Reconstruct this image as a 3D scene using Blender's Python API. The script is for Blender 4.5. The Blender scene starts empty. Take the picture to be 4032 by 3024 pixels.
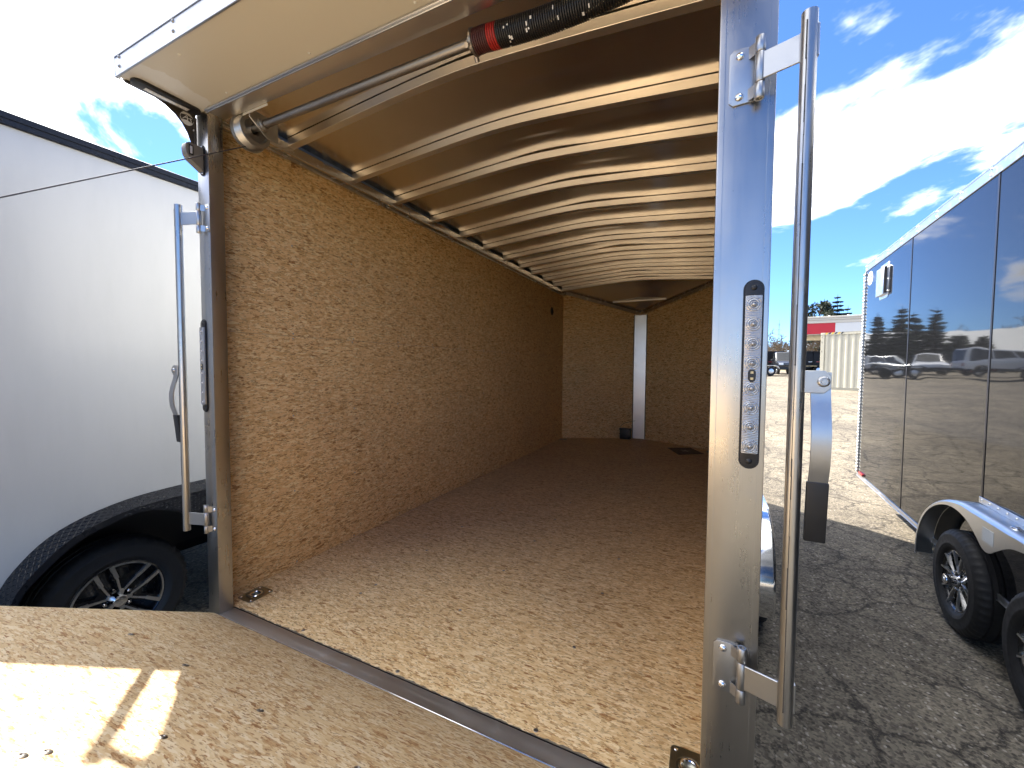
import bpy, bmesh, math, random
from mathutils import Vector, Matrix
rad = math.radians
RN = random.Random(11)
scene = bpy.context.scene
COL = scene.collection

# ------------------------------------------------------------------ camera
cam_d = bpy.data.cameras.new('camera'); cam = bpy.data.objects.new('camera', cam_d); COL.objects.link(cam)
cam_d.sensor_width = 36; cam_d.lens = 14.311; cam_d.clip_start = .02; cam_d.clip_end = 3000
yaw, pit, rol = .4484, -.0425, .0065
fw = Vector((-math.sin(yaw)*math.cos(pit), math.cos(yaw)*math.cos(pit), math.sin(pit)))
rt = Vector((math.cos(yaw), math.sin(yaw), 0)); up = rt.cross(fw)
rt = rt*math.cos(rol)+up*math.sin(rol); up = rt.cross(fw)
M = Matrix((rt, up, -fw)).transposed().to_4x4(); M.translation = (-.0056, -1.0141, 1.0966)
cam.matrix_world = M; scene.camera = cam

# ------------------------------------------------------------------ light
SUN = Vector((-.605, .364, .709)).normalized()
el = math.asin(SUN.z); az = math.atan2(SUN.x, SUN.y)
sd = bpy.data.lights.new('sun', 'SUN'); sd.energy = 2.0; sd.angle = rad(.53); sd.color = (1, .94, .85)
so = bpy.data.objects.new('sun', sd); COL.objects.link(so); so.rotation_euler = SUN.to_track_quat('Z', 'Y').to_euler()
so.location = (-8, 6, 12)
scene.view_settings.view_transform = 'Standard'; scene.view_settings.look = 'None'
scene.view_settings.gamma = 1; scene.view_settings.exposure = 3.2
scene.render.engine = 'CYCLES'
scene.cycles.max_bounces = 9; scene.cycles.diffuse_bounces = 5; scene.cycles.glossy_bounces = 5; scene.cycles.caustics_reflective = False; scene.cycles.caustics_refractive = False

class NT:                                   # small node-tree helper
    def __init__(s, nt): s.nt = nt; s.n = nt.nodes; s.l = nt.links
    def __call__(s, typ, ins=None, **kw):
        x = s.n.new('ShaderNode'+typ)
        for k, v in kw.items(): setattr(x, k, v)
        for k, v in (ins or {}).items(): s.set(x.inputs[k], v)
        return x
    def set(s, sock, v):
        if isinstance(v, bpy.types.NodeSocket): s.l.new(v, sock)
        elif isinstance(v, bpy.types.Node): s.l.new(v.outputs[0], sock)
        else:
            if sock.type == 'RGBA' and len(v) == 3: v = (*v, 1)
            sock.default_value = v
    def math(s, op, a, b=0.0, c=None, clamp=False):
        d = {0: a, 1: b}
        if c is not None: d[2] = c
        return s('Math', d, operation=op, use_clamp=clamp).outputs[0]
    def vmath(s, op, a, b=(0, 0, 0)): return s('VectorMath', {0: a, 1: b}, operation=op).outputs[0]
    def mix(s, f, a, b, blend='MIX'):
        m = s('Mix', data_type='RGBA', blend_type=blend); s.set(m.inputs[0], f); s.set(m.inputs[6], a); s.set(m.inputs[7], b)
        return m.outputs[2]
    def ramp(s, f, stops, interp='LINEAR'):
        r = s('ValToRGB', {0: f}); e = r.color_ramp.elements; r.color_ramp.interpolation = interp
        while len(e) < len(stops): e.new(.5)
        for q, (p, c) in zip(e, stops): q.position = p; q.color = (*c, 1) if len(c) == 3 else c
        return r.outputs[0]
    def maprange(s, v, a, b, c=0., d=1., smooth=False):
        m = s('MapRange', {0: v, 1: a, 2: b, 3: c, 4: d}); m.clamp = True
        if smooth: m.interpolation_type = 'SMOOTHSTEP'
        return m.outputs[0]
    def noise(s, vec, scale, detail=3, rough=.5, dist=0., dim='3D'):
        return s('TexNoise', {'Vector': vec, 'Scale': scale, 'Detail': detail, 'Roughness': rough, 'Distortion': dist}, noise_dimensions=dim)

CLX, CLY = -12.3, 8.3
world = bpy.data.worlds.new('World'); scene.world = world; world.use_nodes = True
w = NT(world.node_tree); w.n.clear()
wo = w('OutputWorld'); bg = w('Background', {'Strength': .06}); w.l.new(bg.outputs[0], wo.inputs[0])
sky = w('TexSky', sky_type='NISHITA', sun_disc=False, sun_elevation=el, sun_rotation=az, altitude=900, air_density=.8, dust_density=.15, ozone_density=2.5)
tc = w('TexCoord').outputs['Generated']
sx = w('SeparateXYZ', {0: tc}); zz = w.math('ADD', w.math('MAXIMUM', sx.outputs[2], 0), .13)
pu = w.math('DIVIDE', sx.outputs[0], zz); pv = w.math('DIVIDE', sx.outputs[1], zz)
pl = w('CombineXYZ', {0: pu, 1: pv, 2: 3.7}).outputs[0]
ST = w('Mapping', {0: pl, 2: (0, 0, rad(-25.7))}).outputs[0]
ST = w('Mapping', {0: ST, 1: (CLX, CLY, 0), 3: (1.0, .7, 1)}).outputs[0]
n1 = w.noise(ST, 1.5, 7, .57, .25).outputs[0]
big = w.noise(ST, .38, 1, .5).outputs[0]
dens = w.math('ADD', n1, w.math('MULTIPLY', w.math('SUBTRACT', big, .5), .5))
cmask = w.maprange(dens, .515, .64, 0, 1, True)
cmask = w.math('MULTIPLY', cmask, w.maprange(sx.outputs[2], .0, .06))
thick = w.maprange(dens, .57, .68, 0, 1)
ccol = w.mix(thick, (10.5, 10.5, 10.6), (3.4, 3.5, 3.75))
# forward scattering: the clouds glow towards the sun
dt = w('VectorMath', {0: tc, 1: tuple(SUN)}, operation='DOT_PRODUCT').outputs['Value']
glow = w.math('POWER', w.math('MAXIMUM', dt, 0), 6)
ccol = w.mix(w.math('MULTIPLY', glow, .85), ccol, (26, 25.5, 24.5))
ccol = w.mix(1, ccol, w.mix(w.maprange(sx.outputs[2], .05, .55), (.45, .46, .48), (1, 1, 1)), 'MULTIPLY')
skyc = w.mix(1, sky.outputs[0], (.345, .485, .68), 'MULTIPLY')
w.l.new(w.mix(w.math('MULTIPLY', cmask, .95), skyc, ccol), bg.inputs[0])

# ------------------------------------------------------------------ materials
MATS = {}
def new_mat(name):
    m = bpy.data.materials.new(name); m.use_nodes = True; t = NT(m.node_tree); t.n.clear()
    out = t('OutputMaterial'); b = t('BsdfPrincipled'); t.l.new(b.outputs[0], out.inputs[0]); MATS[name] = m
    return t, b
def setb(t, b, **kw):
    for k, v in kw.items(): t.set(b.inputs[k.replace('_', ' ')], v)
def objc(t): return t('TexCoord').outputs['Object']

def mat_plain(name, col, rough=.5, metal=0., var=.08, scale=6., bump=0., bscale=60., coat=0., spec=.5, rvar=.06):
    t, b = new_mat(name); v = objc(t)
    n = t.noise(v, scale, 4, .6).outputs[0]
    lo = tuple(c*(1-var) for c in col); hi = tuple(min(1, c*(1+var)) for c in col)
    setb(t, b, Base_Color=t.mix(n, lo, hi), Metallic=metal, Specular_IOR_Level=spec, Coat_Weight=coat, Coat_Roughness=.05)
    setb(t, b, Roughness=t.maprange(t.noise(v, scale*2.3, 3).outputs[0], .3, .7, max(.01, rough-rvar), rough+rvar))
    if bump: setb(t, b, Normal=t('Bump', {'Height': t.noise(v, bscale, 3).outputs[0], 'Strength': bump, 'Distance': .002}))
    return MATS[name]

def mat_metal(name, col, rough, stretch=(1, 1, 1), aniso=0., var=.10, smudge=.12, bump=.06, bscale=40):
    t, b = new_mat(name); v = objc(t)
    sv = t('Mapping', {0: v, 3: stretch}).outputs[0]
    fine = t.noise(sv, 130, 3, .7).outputs[0]; blot = t.noise(v, 7, 5, .65).outputs[0]; mid = t.noise(v, 26, 3, .5).outputs[0]
    k = t.math('ADD', t.math('MULTIPLY', fine, .45), t.math('MULTIPLY', blot, .55))
    setb(t, b, Metallic=1, Base_Color=t.mix(k, tuple(c*(1-var) for c in col), tuple(min(1, c*(1+var*.6)) for c in col)))
    rr = t.math('ADD', t.maprange(k, .3, .7, rough-.05, rough+.06), t.math('MULTIPLY', t.maprange(mid, .55, .75), smudge))
    setb(t, b, Roughness=rr, Anisotropic=aniso)
    bh = t.math('ADD', fine, t.math('MULTIPLY', mid, .25))
    setb(t, b, Normal=t('Bump', {'Height': bh, 'Strength': bump, 'Distance': .001}))
    return MATS[name]

def mat_osb(name, axes, main=0., tint=(1, 1, 1), seed=0., val=1.):
    """strands of wood pressed in layers: the cell with the highest random rank lies on top"""
    t, b = new_mat(name); s = t('SeparateXYZ', {0: objc(t)})
    uv0 = t('CombineXYZ', {0: s.outputs[axes[0]], 1: s.outputs[axes[1]], 2: 0.}).outputs[0]
    def warp(v, scale, amp, det):
        d = t.vmath('SUBTRACT', t.noise(uv0, scale, det, .65, dim='2D').outputs['Color'], (.5, .5, .5))
        return t.vmath('ADD', v, t('VectorMath', {0: d, 'Scale': amp}, operation='SCALE').outputs[0])
    uv = warp(warp(uv0, 9, .014, 1), 110, .0058, 3)
    best = col = None
    lay = [(main-58, 30, 96), (main+14, 25, 88), (main+49, 36, 122), (main-24, 44, 160), (main+88, 54, 172), (main+5, 80, 280)]
    for i, (a, su, sv) in enumerate(lay):
        p = t('Mapping', {0: uv, 1: (seed+i*7.31, seed*1.7+i*3.77, 0), 2: (0, 0, rad(a)), 3: (su, sv, 1)}).outputs[0]
        vo = t('TexVoronoi', {'Vector': p, 'Scale': 1.0, 'Randomness': 1.0}, voronoi_dimensions='2D', feature='F1')
        sc = t('SeparateColor', {0: vo.outputs['Color']}); h, c = sc.outputs[0], sc.outputs[1]
        h = t.math('SUBTRACT', h, t.math('MULTIPLY', vo.outputs['Distance'], .22))
        if best is None: best, col = h, c
        else:
            f = t.math('GREATER_THAN', h, best)
            col = t.math('ADD', t.math('MULTIPLY', f, c), t.math('MULTIPLY', t.math('SUBTRACT', 1., f), col))
            best = t.math('MAXIMUM', h, best)
    grain = t.noise(t('Mapping', {0: uv, 2: (0, 0, rad(main)), 3: (35, 330, 1)}).outputs[0], 1., 3, .65, dim='2D').outputs[0]
    col = t.math('ADD', col, t.math('MULTIPLY', t.math('SUBTRACT', grain, .5), .55))
    k = lambda c: tuple(min(1, c[i]*tint[i]*val) for i in range(3))
    base = t.ramp(col, [(.0, k((.33, .165, .065))), (.05, k((.47, .27, .12))), (.13, k((.62, .42, .205))), (.36, k((.71, .52, .285))), (.68, k((.76, .585, .34))), (.95, k((.86, .71, .47)))])
    # dark slivers and bark flecks
    for j, (a, su, sv, th) in enumerate(((main+22, 60, 230, .93), (main-42, 80, 300, .93), (main+70, 100, 310, .945))):
        pf = t('Mapping', {0: uv, 1: (seed+3+j, 1, 0), 2: (0, 0, rad(a)), 3: (su, sv, 1)}).outputs[0]
        vf = t('TexVoronoi', {'Vector': pf, 'Scale': 1.}, voronoi_dimensions='2D')
        fl = t.math('MULTIPLY', t.math('GREATER_THAN', t('SeparateColor', {0: vf.outputs['Color']}).outputs[0], th), t.maprange(vf.outputs['Distance'], .5, .26))
        base = t.mix(t.math('MULTIPLY', fl, .62), base, k((.19, .090, .038)))
    edge = t.maprange(best, .66, .48)  # thin shadows at the strand edges, painted into the colour
    base = t.mix(t.math('MULTIPLY', edge, .45), base, k((.28, .15, .065)))
    blot = t.noise(uv0, 1.6, 3, .6, dim='2D').outputs[0]
    base = t.mix(1, base, t.mix(blot, (.88, .88, .90), (1.08, 1.05, 1.0)), 'MULTIPLY')
    setb(t, b, Base_Color=base, Roughness=t.maprange(best, .5, 1, .66, .48), Specular_IOR_Level=.3)
    setb(t, b, Normal=t('Bump', {'Height': t.noise(uv0, 140, 3, .7, dim='2D').outputs[0], 'Strength': .28, 'Distance': .002}))
    return MATS[name]

def mat_asphalt():
    t, b = new_mat('asphalt'); v = objc(t)
    s = t('SeparateXYZ', {0: v}); uv = t('CombineXYZ', {0: s.outputs[0], 1: s.outputs[1], 2: 0.}).outputs[0]
    big = t.noise(uv, .55, 5, .62, dim='2D').outputs[0]; mid = t.noise(uv, 7, 5, .7, dim='2D').outputs[0]
    agg = t('TexVoronoi', {'Vector': uv, 'Scale': 95.}, voronoi_dimensions='2D'); agc = t('SeparateColor', {0: agg.outputs['Color']})
    agg2 = t('TexVoronoi', {'Vector': uv, 'Scale': 45.}, voronoi_dimensions='2D'); ag2 = t('SeparateColor', {0: agg2.outputs['Color']})
    base = t.mix(agc.outputs[0], (.104, .092, .073), (.245, .218, .173))
    peb = t.math('MULTIPLY', t.math('GREATER_THAN', ag2.outputs[0], .86), t.maprange(agg2.outputs['Distance'], .42, .25))
    base = t.mix(peb, base, t.mix(ag2.outputs[1], (.26, .235, .20), (.40, .37, .33)))
    pit = t.math('MULTIPLY', t.math('LESS_THAN', ag2.outputs[1], .2), t.maprange(agg2.outputs['Distance'], .5, .3))
    base = t.mix(t.math('MULTIPLY', pit, .7), base, (.035, .032, .028))
    base = t.mix(1, base, t.mix(t.maprange(mid, .3, .7), (.78, .77, .75), (1.14, 1.12, 1.08)), 'MULTIPLY')
    base = t.mix(1, base, t.mix(t.maprange(big, .32, .68), (.74, .73, .72), (1.22, 1.19, 1.12)), 'MULTIPLY')
    # alligator cracking
    wv = t.vmath('SUBTRACT', t.noise(uv, 3.2, 5, .7, dim='2D').outputs['Color'], (.5, .5, .5))
    sc = t('VectorMath', {0: wv, 'Scale': .30}, operation='SCALE').outputs[0]; wuv = t.vmath('ADD', uv, sc)
    def crack(scale, width, off, lo, hi):
        e = t('TexVoronoi', {'Vector': t.vmath('ADD', wuv, off), 'Scale': scale}, voronoi_dimensions='2D', feature='DISTANCE_TO_EDGE').outputs[0]
        m = t.maprange(t.noise(t.vmath('ADD', uv, off), .8, 3, dim='2D').outputs[0], lo, hi)
        return t.math('MULTIPLY', t.maprange(e, 0, t.math('MULTIPLY', width*scale, t.math('ADD', .25, m)), 1., 0.), m)
    cr = t.math('MAXIMUM', crack(1.7, .018, (3, 1, 0), .22, .40), t.math('MULTIPLY', crack(4.6, .0085, (8, 5, 0), .38, .54), .95))
    cr = t.math('MAXIMUM', cr, t.math('MULTIPLY', crack(.42, .03, (1, 9, 0), .2, .5), .8))
    base = t.mix(t.math('MULTIPLY', cr, .9), base, (.022, .019, .016))
    setb(t, b, Base_Color=base, Roughness=.88, Specular_IOR_Level=.25)
    setb(t, b, Normal=t('Bump', {'Height': t.noise(uv, 80, 4, .75, dim='2D').outputs[0], 'Strength': .8, 'Distance': .008}))

def mat_gloss_black():
    t, b = new_mat('black_gloss'); v = objc(t)
    n = t.noise(t('Mapping', {0: v, 3: (1, .8, 2.4)}).outputs[0], 1.3, 2, .5).outputs[0]
    setb(t, b, Base_Color=(.010, .0105, .012), Roughness=.03, Specular_IOR_Level=.36, Coat_Weight=.0)
    nb = t('Bump', {'Height': n, 'Strength': .16, 'Distance': .014}).outputs[0]
    setb(t, b, Normal=nb)

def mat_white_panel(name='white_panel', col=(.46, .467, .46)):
    t, b = new_mat(name); v = objc(t)
    n = t.noise(t('Mapping', {0: v, 3: (1, .35, .9)}).outputs[0], 1.2, 2, .5).outputs[0]
    dirt = t.noise(t('Mapping', {0: v, 3: (1, 3, .6)}).outputs[0], 2.2, 5, .65).outputs[0]
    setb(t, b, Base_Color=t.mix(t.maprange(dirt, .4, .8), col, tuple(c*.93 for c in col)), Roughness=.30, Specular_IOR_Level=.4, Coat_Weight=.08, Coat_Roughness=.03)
    nb = t('Bump', {'Height': n, 'Strength': .2, 'Distance': .02}).outputs[0]
    setb(t, b, Normal=nb, Coat_Normal=nb)

def mat_soffit():
    t, b = new_mat('soffit_white'); v = objc(t)
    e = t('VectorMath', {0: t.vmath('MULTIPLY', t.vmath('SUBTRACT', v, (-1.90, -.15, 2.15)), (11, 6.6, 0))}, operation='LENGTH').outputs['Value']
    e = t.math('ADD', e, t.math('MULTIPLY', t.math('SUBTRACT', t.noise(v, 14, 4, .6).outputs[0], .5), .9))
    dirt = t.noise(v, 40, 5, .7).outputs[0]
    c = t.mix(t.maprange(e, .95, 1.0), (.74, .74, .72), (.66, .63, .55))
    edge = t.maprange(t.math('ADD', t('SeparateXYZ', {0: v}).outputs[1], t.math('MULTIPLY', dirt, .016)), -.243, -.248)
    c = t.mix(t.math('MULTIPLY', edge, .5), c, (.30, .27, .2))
    setb(t, b, Base_Color=c, Roughness=.35)

def mat_led():
    t, b = new_mat('clear_lens'); v = objc(t)
    s = t('SeparateXYZ', {0: v})
    setb(t, b, Base_Color=(.40, .41, .42), Roughness=.14, Specular_IOR_Level=.7, Metallic=.55)
    w_ = t('TexWave', {'Vector': v, 'Scale': 90., 'Distortion': 2.}, wave_type='RINGS', rings_direction='SPHERICAL')
    setb(t, b, Normal=t('Bump', {'Height': w_.outputs[1], 'Strength': .35, 'Distance': .001}))

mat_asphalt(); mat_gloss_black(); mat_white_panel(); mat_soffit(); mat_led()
mat_white_panel('white_paint', (.74, .74, .72))
mat_osb('osb_wall', (1, 2), 4., (1.04, .97, .83), 2., 1.18)
mat_osb('osb_nose', (0, 2), -6., (1.04, .97, .83), 21., 1.18)
mat_osb('osb_floor', (0, 1), 8., (1.0, .98, .95), 40., 1.10)
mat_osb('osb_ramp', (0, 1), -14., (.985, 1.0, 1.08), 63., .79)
mat_metal('brushed_aluminium', (.49, .475, .45), .29, (1, 1, .04), .3, smudge=.06, bump=.04)
mat_metal('mill_aluminium', (.84, .80, .73), .36, (.05, 1, 1), .2, smudge=.05, bump=.03)
mat_metal('roof_sheet', (.76, .72, .66), .19, (.05, 1, 1), .2, smudge=.03, bump=.03)
mat_metal('rail_aluminium', (.74, .73, .70), .24, (1, .05, 1), .2, smudge=.05, bump=.03)
mat_metal('trim_aluminium', (.66, .67, .68), .32, (.05, 1, 1))
mat_metal('fascia_metal', (.42, .43, .45), .38, (.05, 1, 1))
mat_metal('sill_metal', (.50, .50, .52), .46, (.05, 1, 1), .2, var=.2)
mat_metal('polished_aluminium', (.88, .89, .90), .09, smudge=.05, bump=.02)
mat_metal('zinc_steel', (.48, .48, .475), .36, smudge=.1)
mat_metal('pipe_steel', (.47, .465, .45), .30, (1, 1, .04), .2, var=.25)
mat_metal('chrome', (.85, .85, .86), .07, smudge=.03, bump=.0)
mat_metal('olive_zinc', (.33, .32, .26), .34)
mat_metal('dark_steel', (.34, .32, .30), .38, smudge=.1)
mat_plain('rubber', (.016, .016, .017), .62, 0, .2, 20, .3, 160, spec=.35)
mat_plain('black_plastic', (.012, .012, .013), .42, 0, .2, 20)
mat_plain('black_satin', (.009, .010, .013), .30, 0, .2, 10, spec=.3)
mat_plain('matte_black', (.012, .012, .013), .55, 0, .2, 4, spec=.25)
mat_plain('wheel_black', (.008, .008, .009), .25, 0, .2, 10, coat=.3)
mat_plain('dark_bronze', (.055, .046, .037), .38, 0, .15, 20)
mat_plain('grey_plastic', (.17, .15, .12), .42, 0, .1, 20)
mat_plain('spring_black', (.012, .012, .013), .34, 0, .2, 30)
mat_plain('paint_red', (.42, .025, .02), .5, 0, .2, 60)
mat_plain('sign_red', (.55, .02, .03), .45, 0, .05, 2)
mat_plain('paint_white', (.80, .80, .78), .5, 0, .06, 30)
mat_plain('canopy_white', (.72, .71, .67), .5, 0, .05, 2)
mat_plain('canopy_cream', (.62, .57, .47), .5, 0, .05, 2)
mat_plain('container_beige', (.50, .46, .35), .55, 0, .10, 2, .2, 30)
mat_plain('container_dark', (.28, .26, .2), .6, 0, .2, 4)
mat_plain('paint_yellow', (.75, .48, .03), .5)
mat_plain('lamp_red', (.30, .012, .01), .2, 0, .05, 10, coat=.5)
mat_plain('lamp_clear', (.75, .76, .78), .12, .3)
mat_plain('led_chip', (.62, .50, .26), .4)
mat_plain('sticker', (.62, .66, .68), .45, 0, .1, 90)
mat_plain('leaflet', (.035, .018, .022), .45, 0, .1, 30)
mat_plain('print_grey', (.40, .37, .34), .5)
mat_plain('deck_wood', (.55, .45, .24), .7, 0, .15, 8)
mat_plain('car_white', (.76, .77, .78), .18, 0, .02, 1, coat=.6)
mat_plain('car_silver', (.34, .36, .38), .22, .3, .02, 1, coat=.6)
mat_plain('car_dark', (.02, .022, .026), .14, 0, .02, 1, coat=.8)
mat_plain('car_glass', (.012, .014, .016), .04, 0, .02, 1, spec=.7)
mat_plain('building_grey', (.30, .31, .31), .6, 0, .06, 1)
mat_plain('metal_roof', (.60, .61, .60), .5, .1, .05, 1)
mat_plain('bark', (.10, .075, .055), .9, 0, .3, 12, .5, 40)
mat_plain('twig', (.16, .125, .095), .9, 0, .25, 1.5)
mat_plain('needles', (.030, .046, .024), .75, 0, .45, 1.2)
mat_plain('pine_needles', (.030, .044, .026), .75, 0, .4, 1.5)
mat_plain('dry_grass', (.26, .22, .12), .95, 0, .25, .4)
mat_plain('cable_steel', (.10, .10, .11), .4, .6)
mat_plain('seam_dark', (.006, .006, .010), .4)
mat_plain('seam_grime', (.085, .08, .072), .6, .4, .4, 80)
mat_plain('caulk', (.20, .17, .13), .85, 0, .5, 60)

# ------------------------------------------------------------------ mesh helpers
class MB:
    def __init__(s): s.v = []; s.f = []
    def add(s, vs, fs):
        o = len(s.v); s.v += [tuple(v) for v in vs]; s.f += [tuple(i+o for i in f) for f in fs]; return s
    def box(s, x0, x1, y0, y1, z0, z1):
        return s.add([(x, y, z) for x in (x0, x1) for y in (y0, y1) for z in (z0, z1)],
                     [(0, 1, 3, 2), (4, 6, 7, 5), (0, 4, 5, 1), (2, 3, 7, 6), (0, 2, 6, 4), (1, 5, 7, 3)])
    def prism(s, poly, ax, a0, a1):
        n = len(poly)
        def P(p, a): return {'x': (a, p[0], p[1]), 'y': (p[0], a, p[1]), 'z': (p[0], p[1], a)}[ax]
        return s.add([P(p, a0) for p in poly]+[P(p, a1) for p in poly],
                     [tuple(range(n))[::-1], tuple(range(n, 2*n))]+[(i, (i+1) % n, n+(i+1) % n, n+i) for i in range(n)])
    def tube(s, pts, r, n=12, caps=True, rs=None):
        pts = [Vector(p) for p in pts]; m = len(pts); vs = []; fs = []; prev = None
        for i, p in enumerate(pts):
            t = (pts[min(i+1, m-1)]-pts[max(i-1, 0)]).normalized()
            if prev is None: a = t.orthogonal().normalized()
            else: a = (prev-t*prev.dot(t)).normalized()
            prev = a; b = t.cross(a); q = rs[i] if rs else r
            vs += [p+(a*math.cos(2*math.pi*k/n)+b*math.sin(2*math.pi*k/n))*q for k in range(n)]
        for i in range(m-1):
            fs += [(i*n+k, i*n+(k+1) % n, (i+1)*n+(k+1) % n, (i+1)*n+k) for k in range(n)]
        if caps: fs += [tuple(range(n))[::-1], tuple((m-1)*n+k for k in range(n))]
        return s.add(vs, fs)
    def lathe(s, prof, o, ax='x', n=32, sgn=1, mod=None):
        """profile of (radius, height) turned about an axis through o"""
        vs = []; fs = []; m = len(prof)
        for k in range(n):
            a = 2*math.pi*k/n
            for j, (r, h) in enumerate(prof):
                if mod: r = mod(r, j, k)
                c, q = r*math.cos(a), r*math.sin(a)
                vs.append({'x': (o[0]+sgn*h, o[1]+c, o[2]+q), 'y': (o[0]+c, o[1]+sgn*h, o[2]+q), 'z': (o[0]+c, o[1]+q, o[2]+sgn*h)}[ax])
        for k in range(n):
            k2 = (k+1) % n
            fs += [(k*m+j, k2*m+j, k2*m+j+1, k*m+j+1) for j in range(m-1)]
        return s.add(vs, fs)
    def grid(s, fn, nu, nv):
        vs = [fn(i/nu, j/nv) for i in range(nu+1) for j in range(nv+1)]
        return s.add(vs, [(i*(nv+1)+j, (i+1)*(nv+1)+j, (i+1)*(nv+1)+j+1, i*(nv+1)+j+1) for i in range(nu) for j in range(nv)])
    def tf(s, mat): s.v = [tuple(mat @ Vector(v)) for v in s.v]; return s
    def mesh(s, name, bevel=0., seg=2, sharp=35):
        me = bpy.data.meshes.new(name); bm = bmesh.new()
        bv = [bm.verts.new(v) for v in s.v]
        for f in s.f:
            try: bm.faces.new([bv[i] for i in f])
            except ValueError: pass
        bmesh.ops.recalc_face_normals(bm, faces=bm.faces)
        if bevel:
            es = [e for e in bm.edges if len(e.link_faces) == 2 and e.calc_face_angle(0) > rad(40)]
            bmesh.ops.bevel(bm, geom=es, offset=bevel, segments=seg, affect='EDGES', profile=.6, clamp_overlap=True)
        for f in bm.faces: f.smooth = True
        bm.to_mesh(me); bm.free(); me.set_sharp_from_angle(angle=rad(sharp)); return me
    def build(s, name, mat, parent=None, bevel=0., seg=2, sharp=35):
        return link(name, s.mesh(name, bevel, seg, sharp), mat, parent)

def adopt(o, parent):
    if parent is not None:
        o.parent = parent
        if parent.type == 'EMPTY': o.matrix_parent_inverse = parent.matrix_basis.inverted()
def link(name, me, mat, parent=None):
    o = bpy.data.objects.new(name, me); COL.objects.link(o)
    if mat and not me.materials: me.materials.append(MATS[mat])
    adopt(o, parent); return o
def inst(name, me, parent, mat4):
    o = bpy.data.objects.new(name, me); COL.objects.link(o); adopt(o, parent); o.matrix_basis = mat4; return o
def tag(o, label, cat, group=None, kind=None):
    if label: o['label'] = label
    if cat: o['category'] = cat
    if group: o['group'] = group
    if kind: o['kind'] = kind
    return o
def thing(name, label, cat, loc, group=None):
    o = bpy.data.objects.new(name, None); COL.objects.link(o); o.location = loc; o.empty_display_size = .2
    o.matrix_basis = Matrix.Translation(loc); return tag(o, label, cat, group)
def T(x, y, z): return Matrix.Translation((x, y, z))
def Rz(a): return Matrix.Rotation(a, 4, 'Z')

GZ = -.65
def sstep(a, b, x): x = max(0, min(1, (x-a)/(b-a))); return x*x*(3-2*x)
def gz(x, y): return GZ+.70*sstep(5.5, 22, y)+.5*sstep(22, 38, y)+max(0, y-38)*.011

# ------------------------------------------------------------------ ground
def ground():
    xs = [-900, -300, -120, -60]+[-40+2*i for i in range(41)]+[60, 120, 300, 900]
    ys = [-900, -200, -60, -20, -8, -3]+[i*1.0 for i in range(31)]+[35, 40, 50, 60, 80, 110, 160, 250, 400, 900]
    ys = sorted(set(ys)); b = MB()
    b.add([(x, y, gz(x, y) if y < 120 else gz(x, 120)) for x in xs for y in ys],
          [(i*len(ys)+j, (i+1)*len(ys)+j, (i+1)*len(ys)+j+1, i*len(ys)+j+1) for i in range(len(xs)-1) for j in range(len(ys)-1)])
    return tag(b.build('ground', 'asphalt'), None, None, kind='structure')
ground()
def verge():
    b = MB(); b.grid(lambda u, v: (-140+280*u, 62+60*v, gz(0, 62+60*v)+.02+.5*sstep(0, .2, v)), 28, 8)
    return tag(b.build('grass_verge', 'dry_grass'), None, None, kind='structure')
verge()

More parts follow.
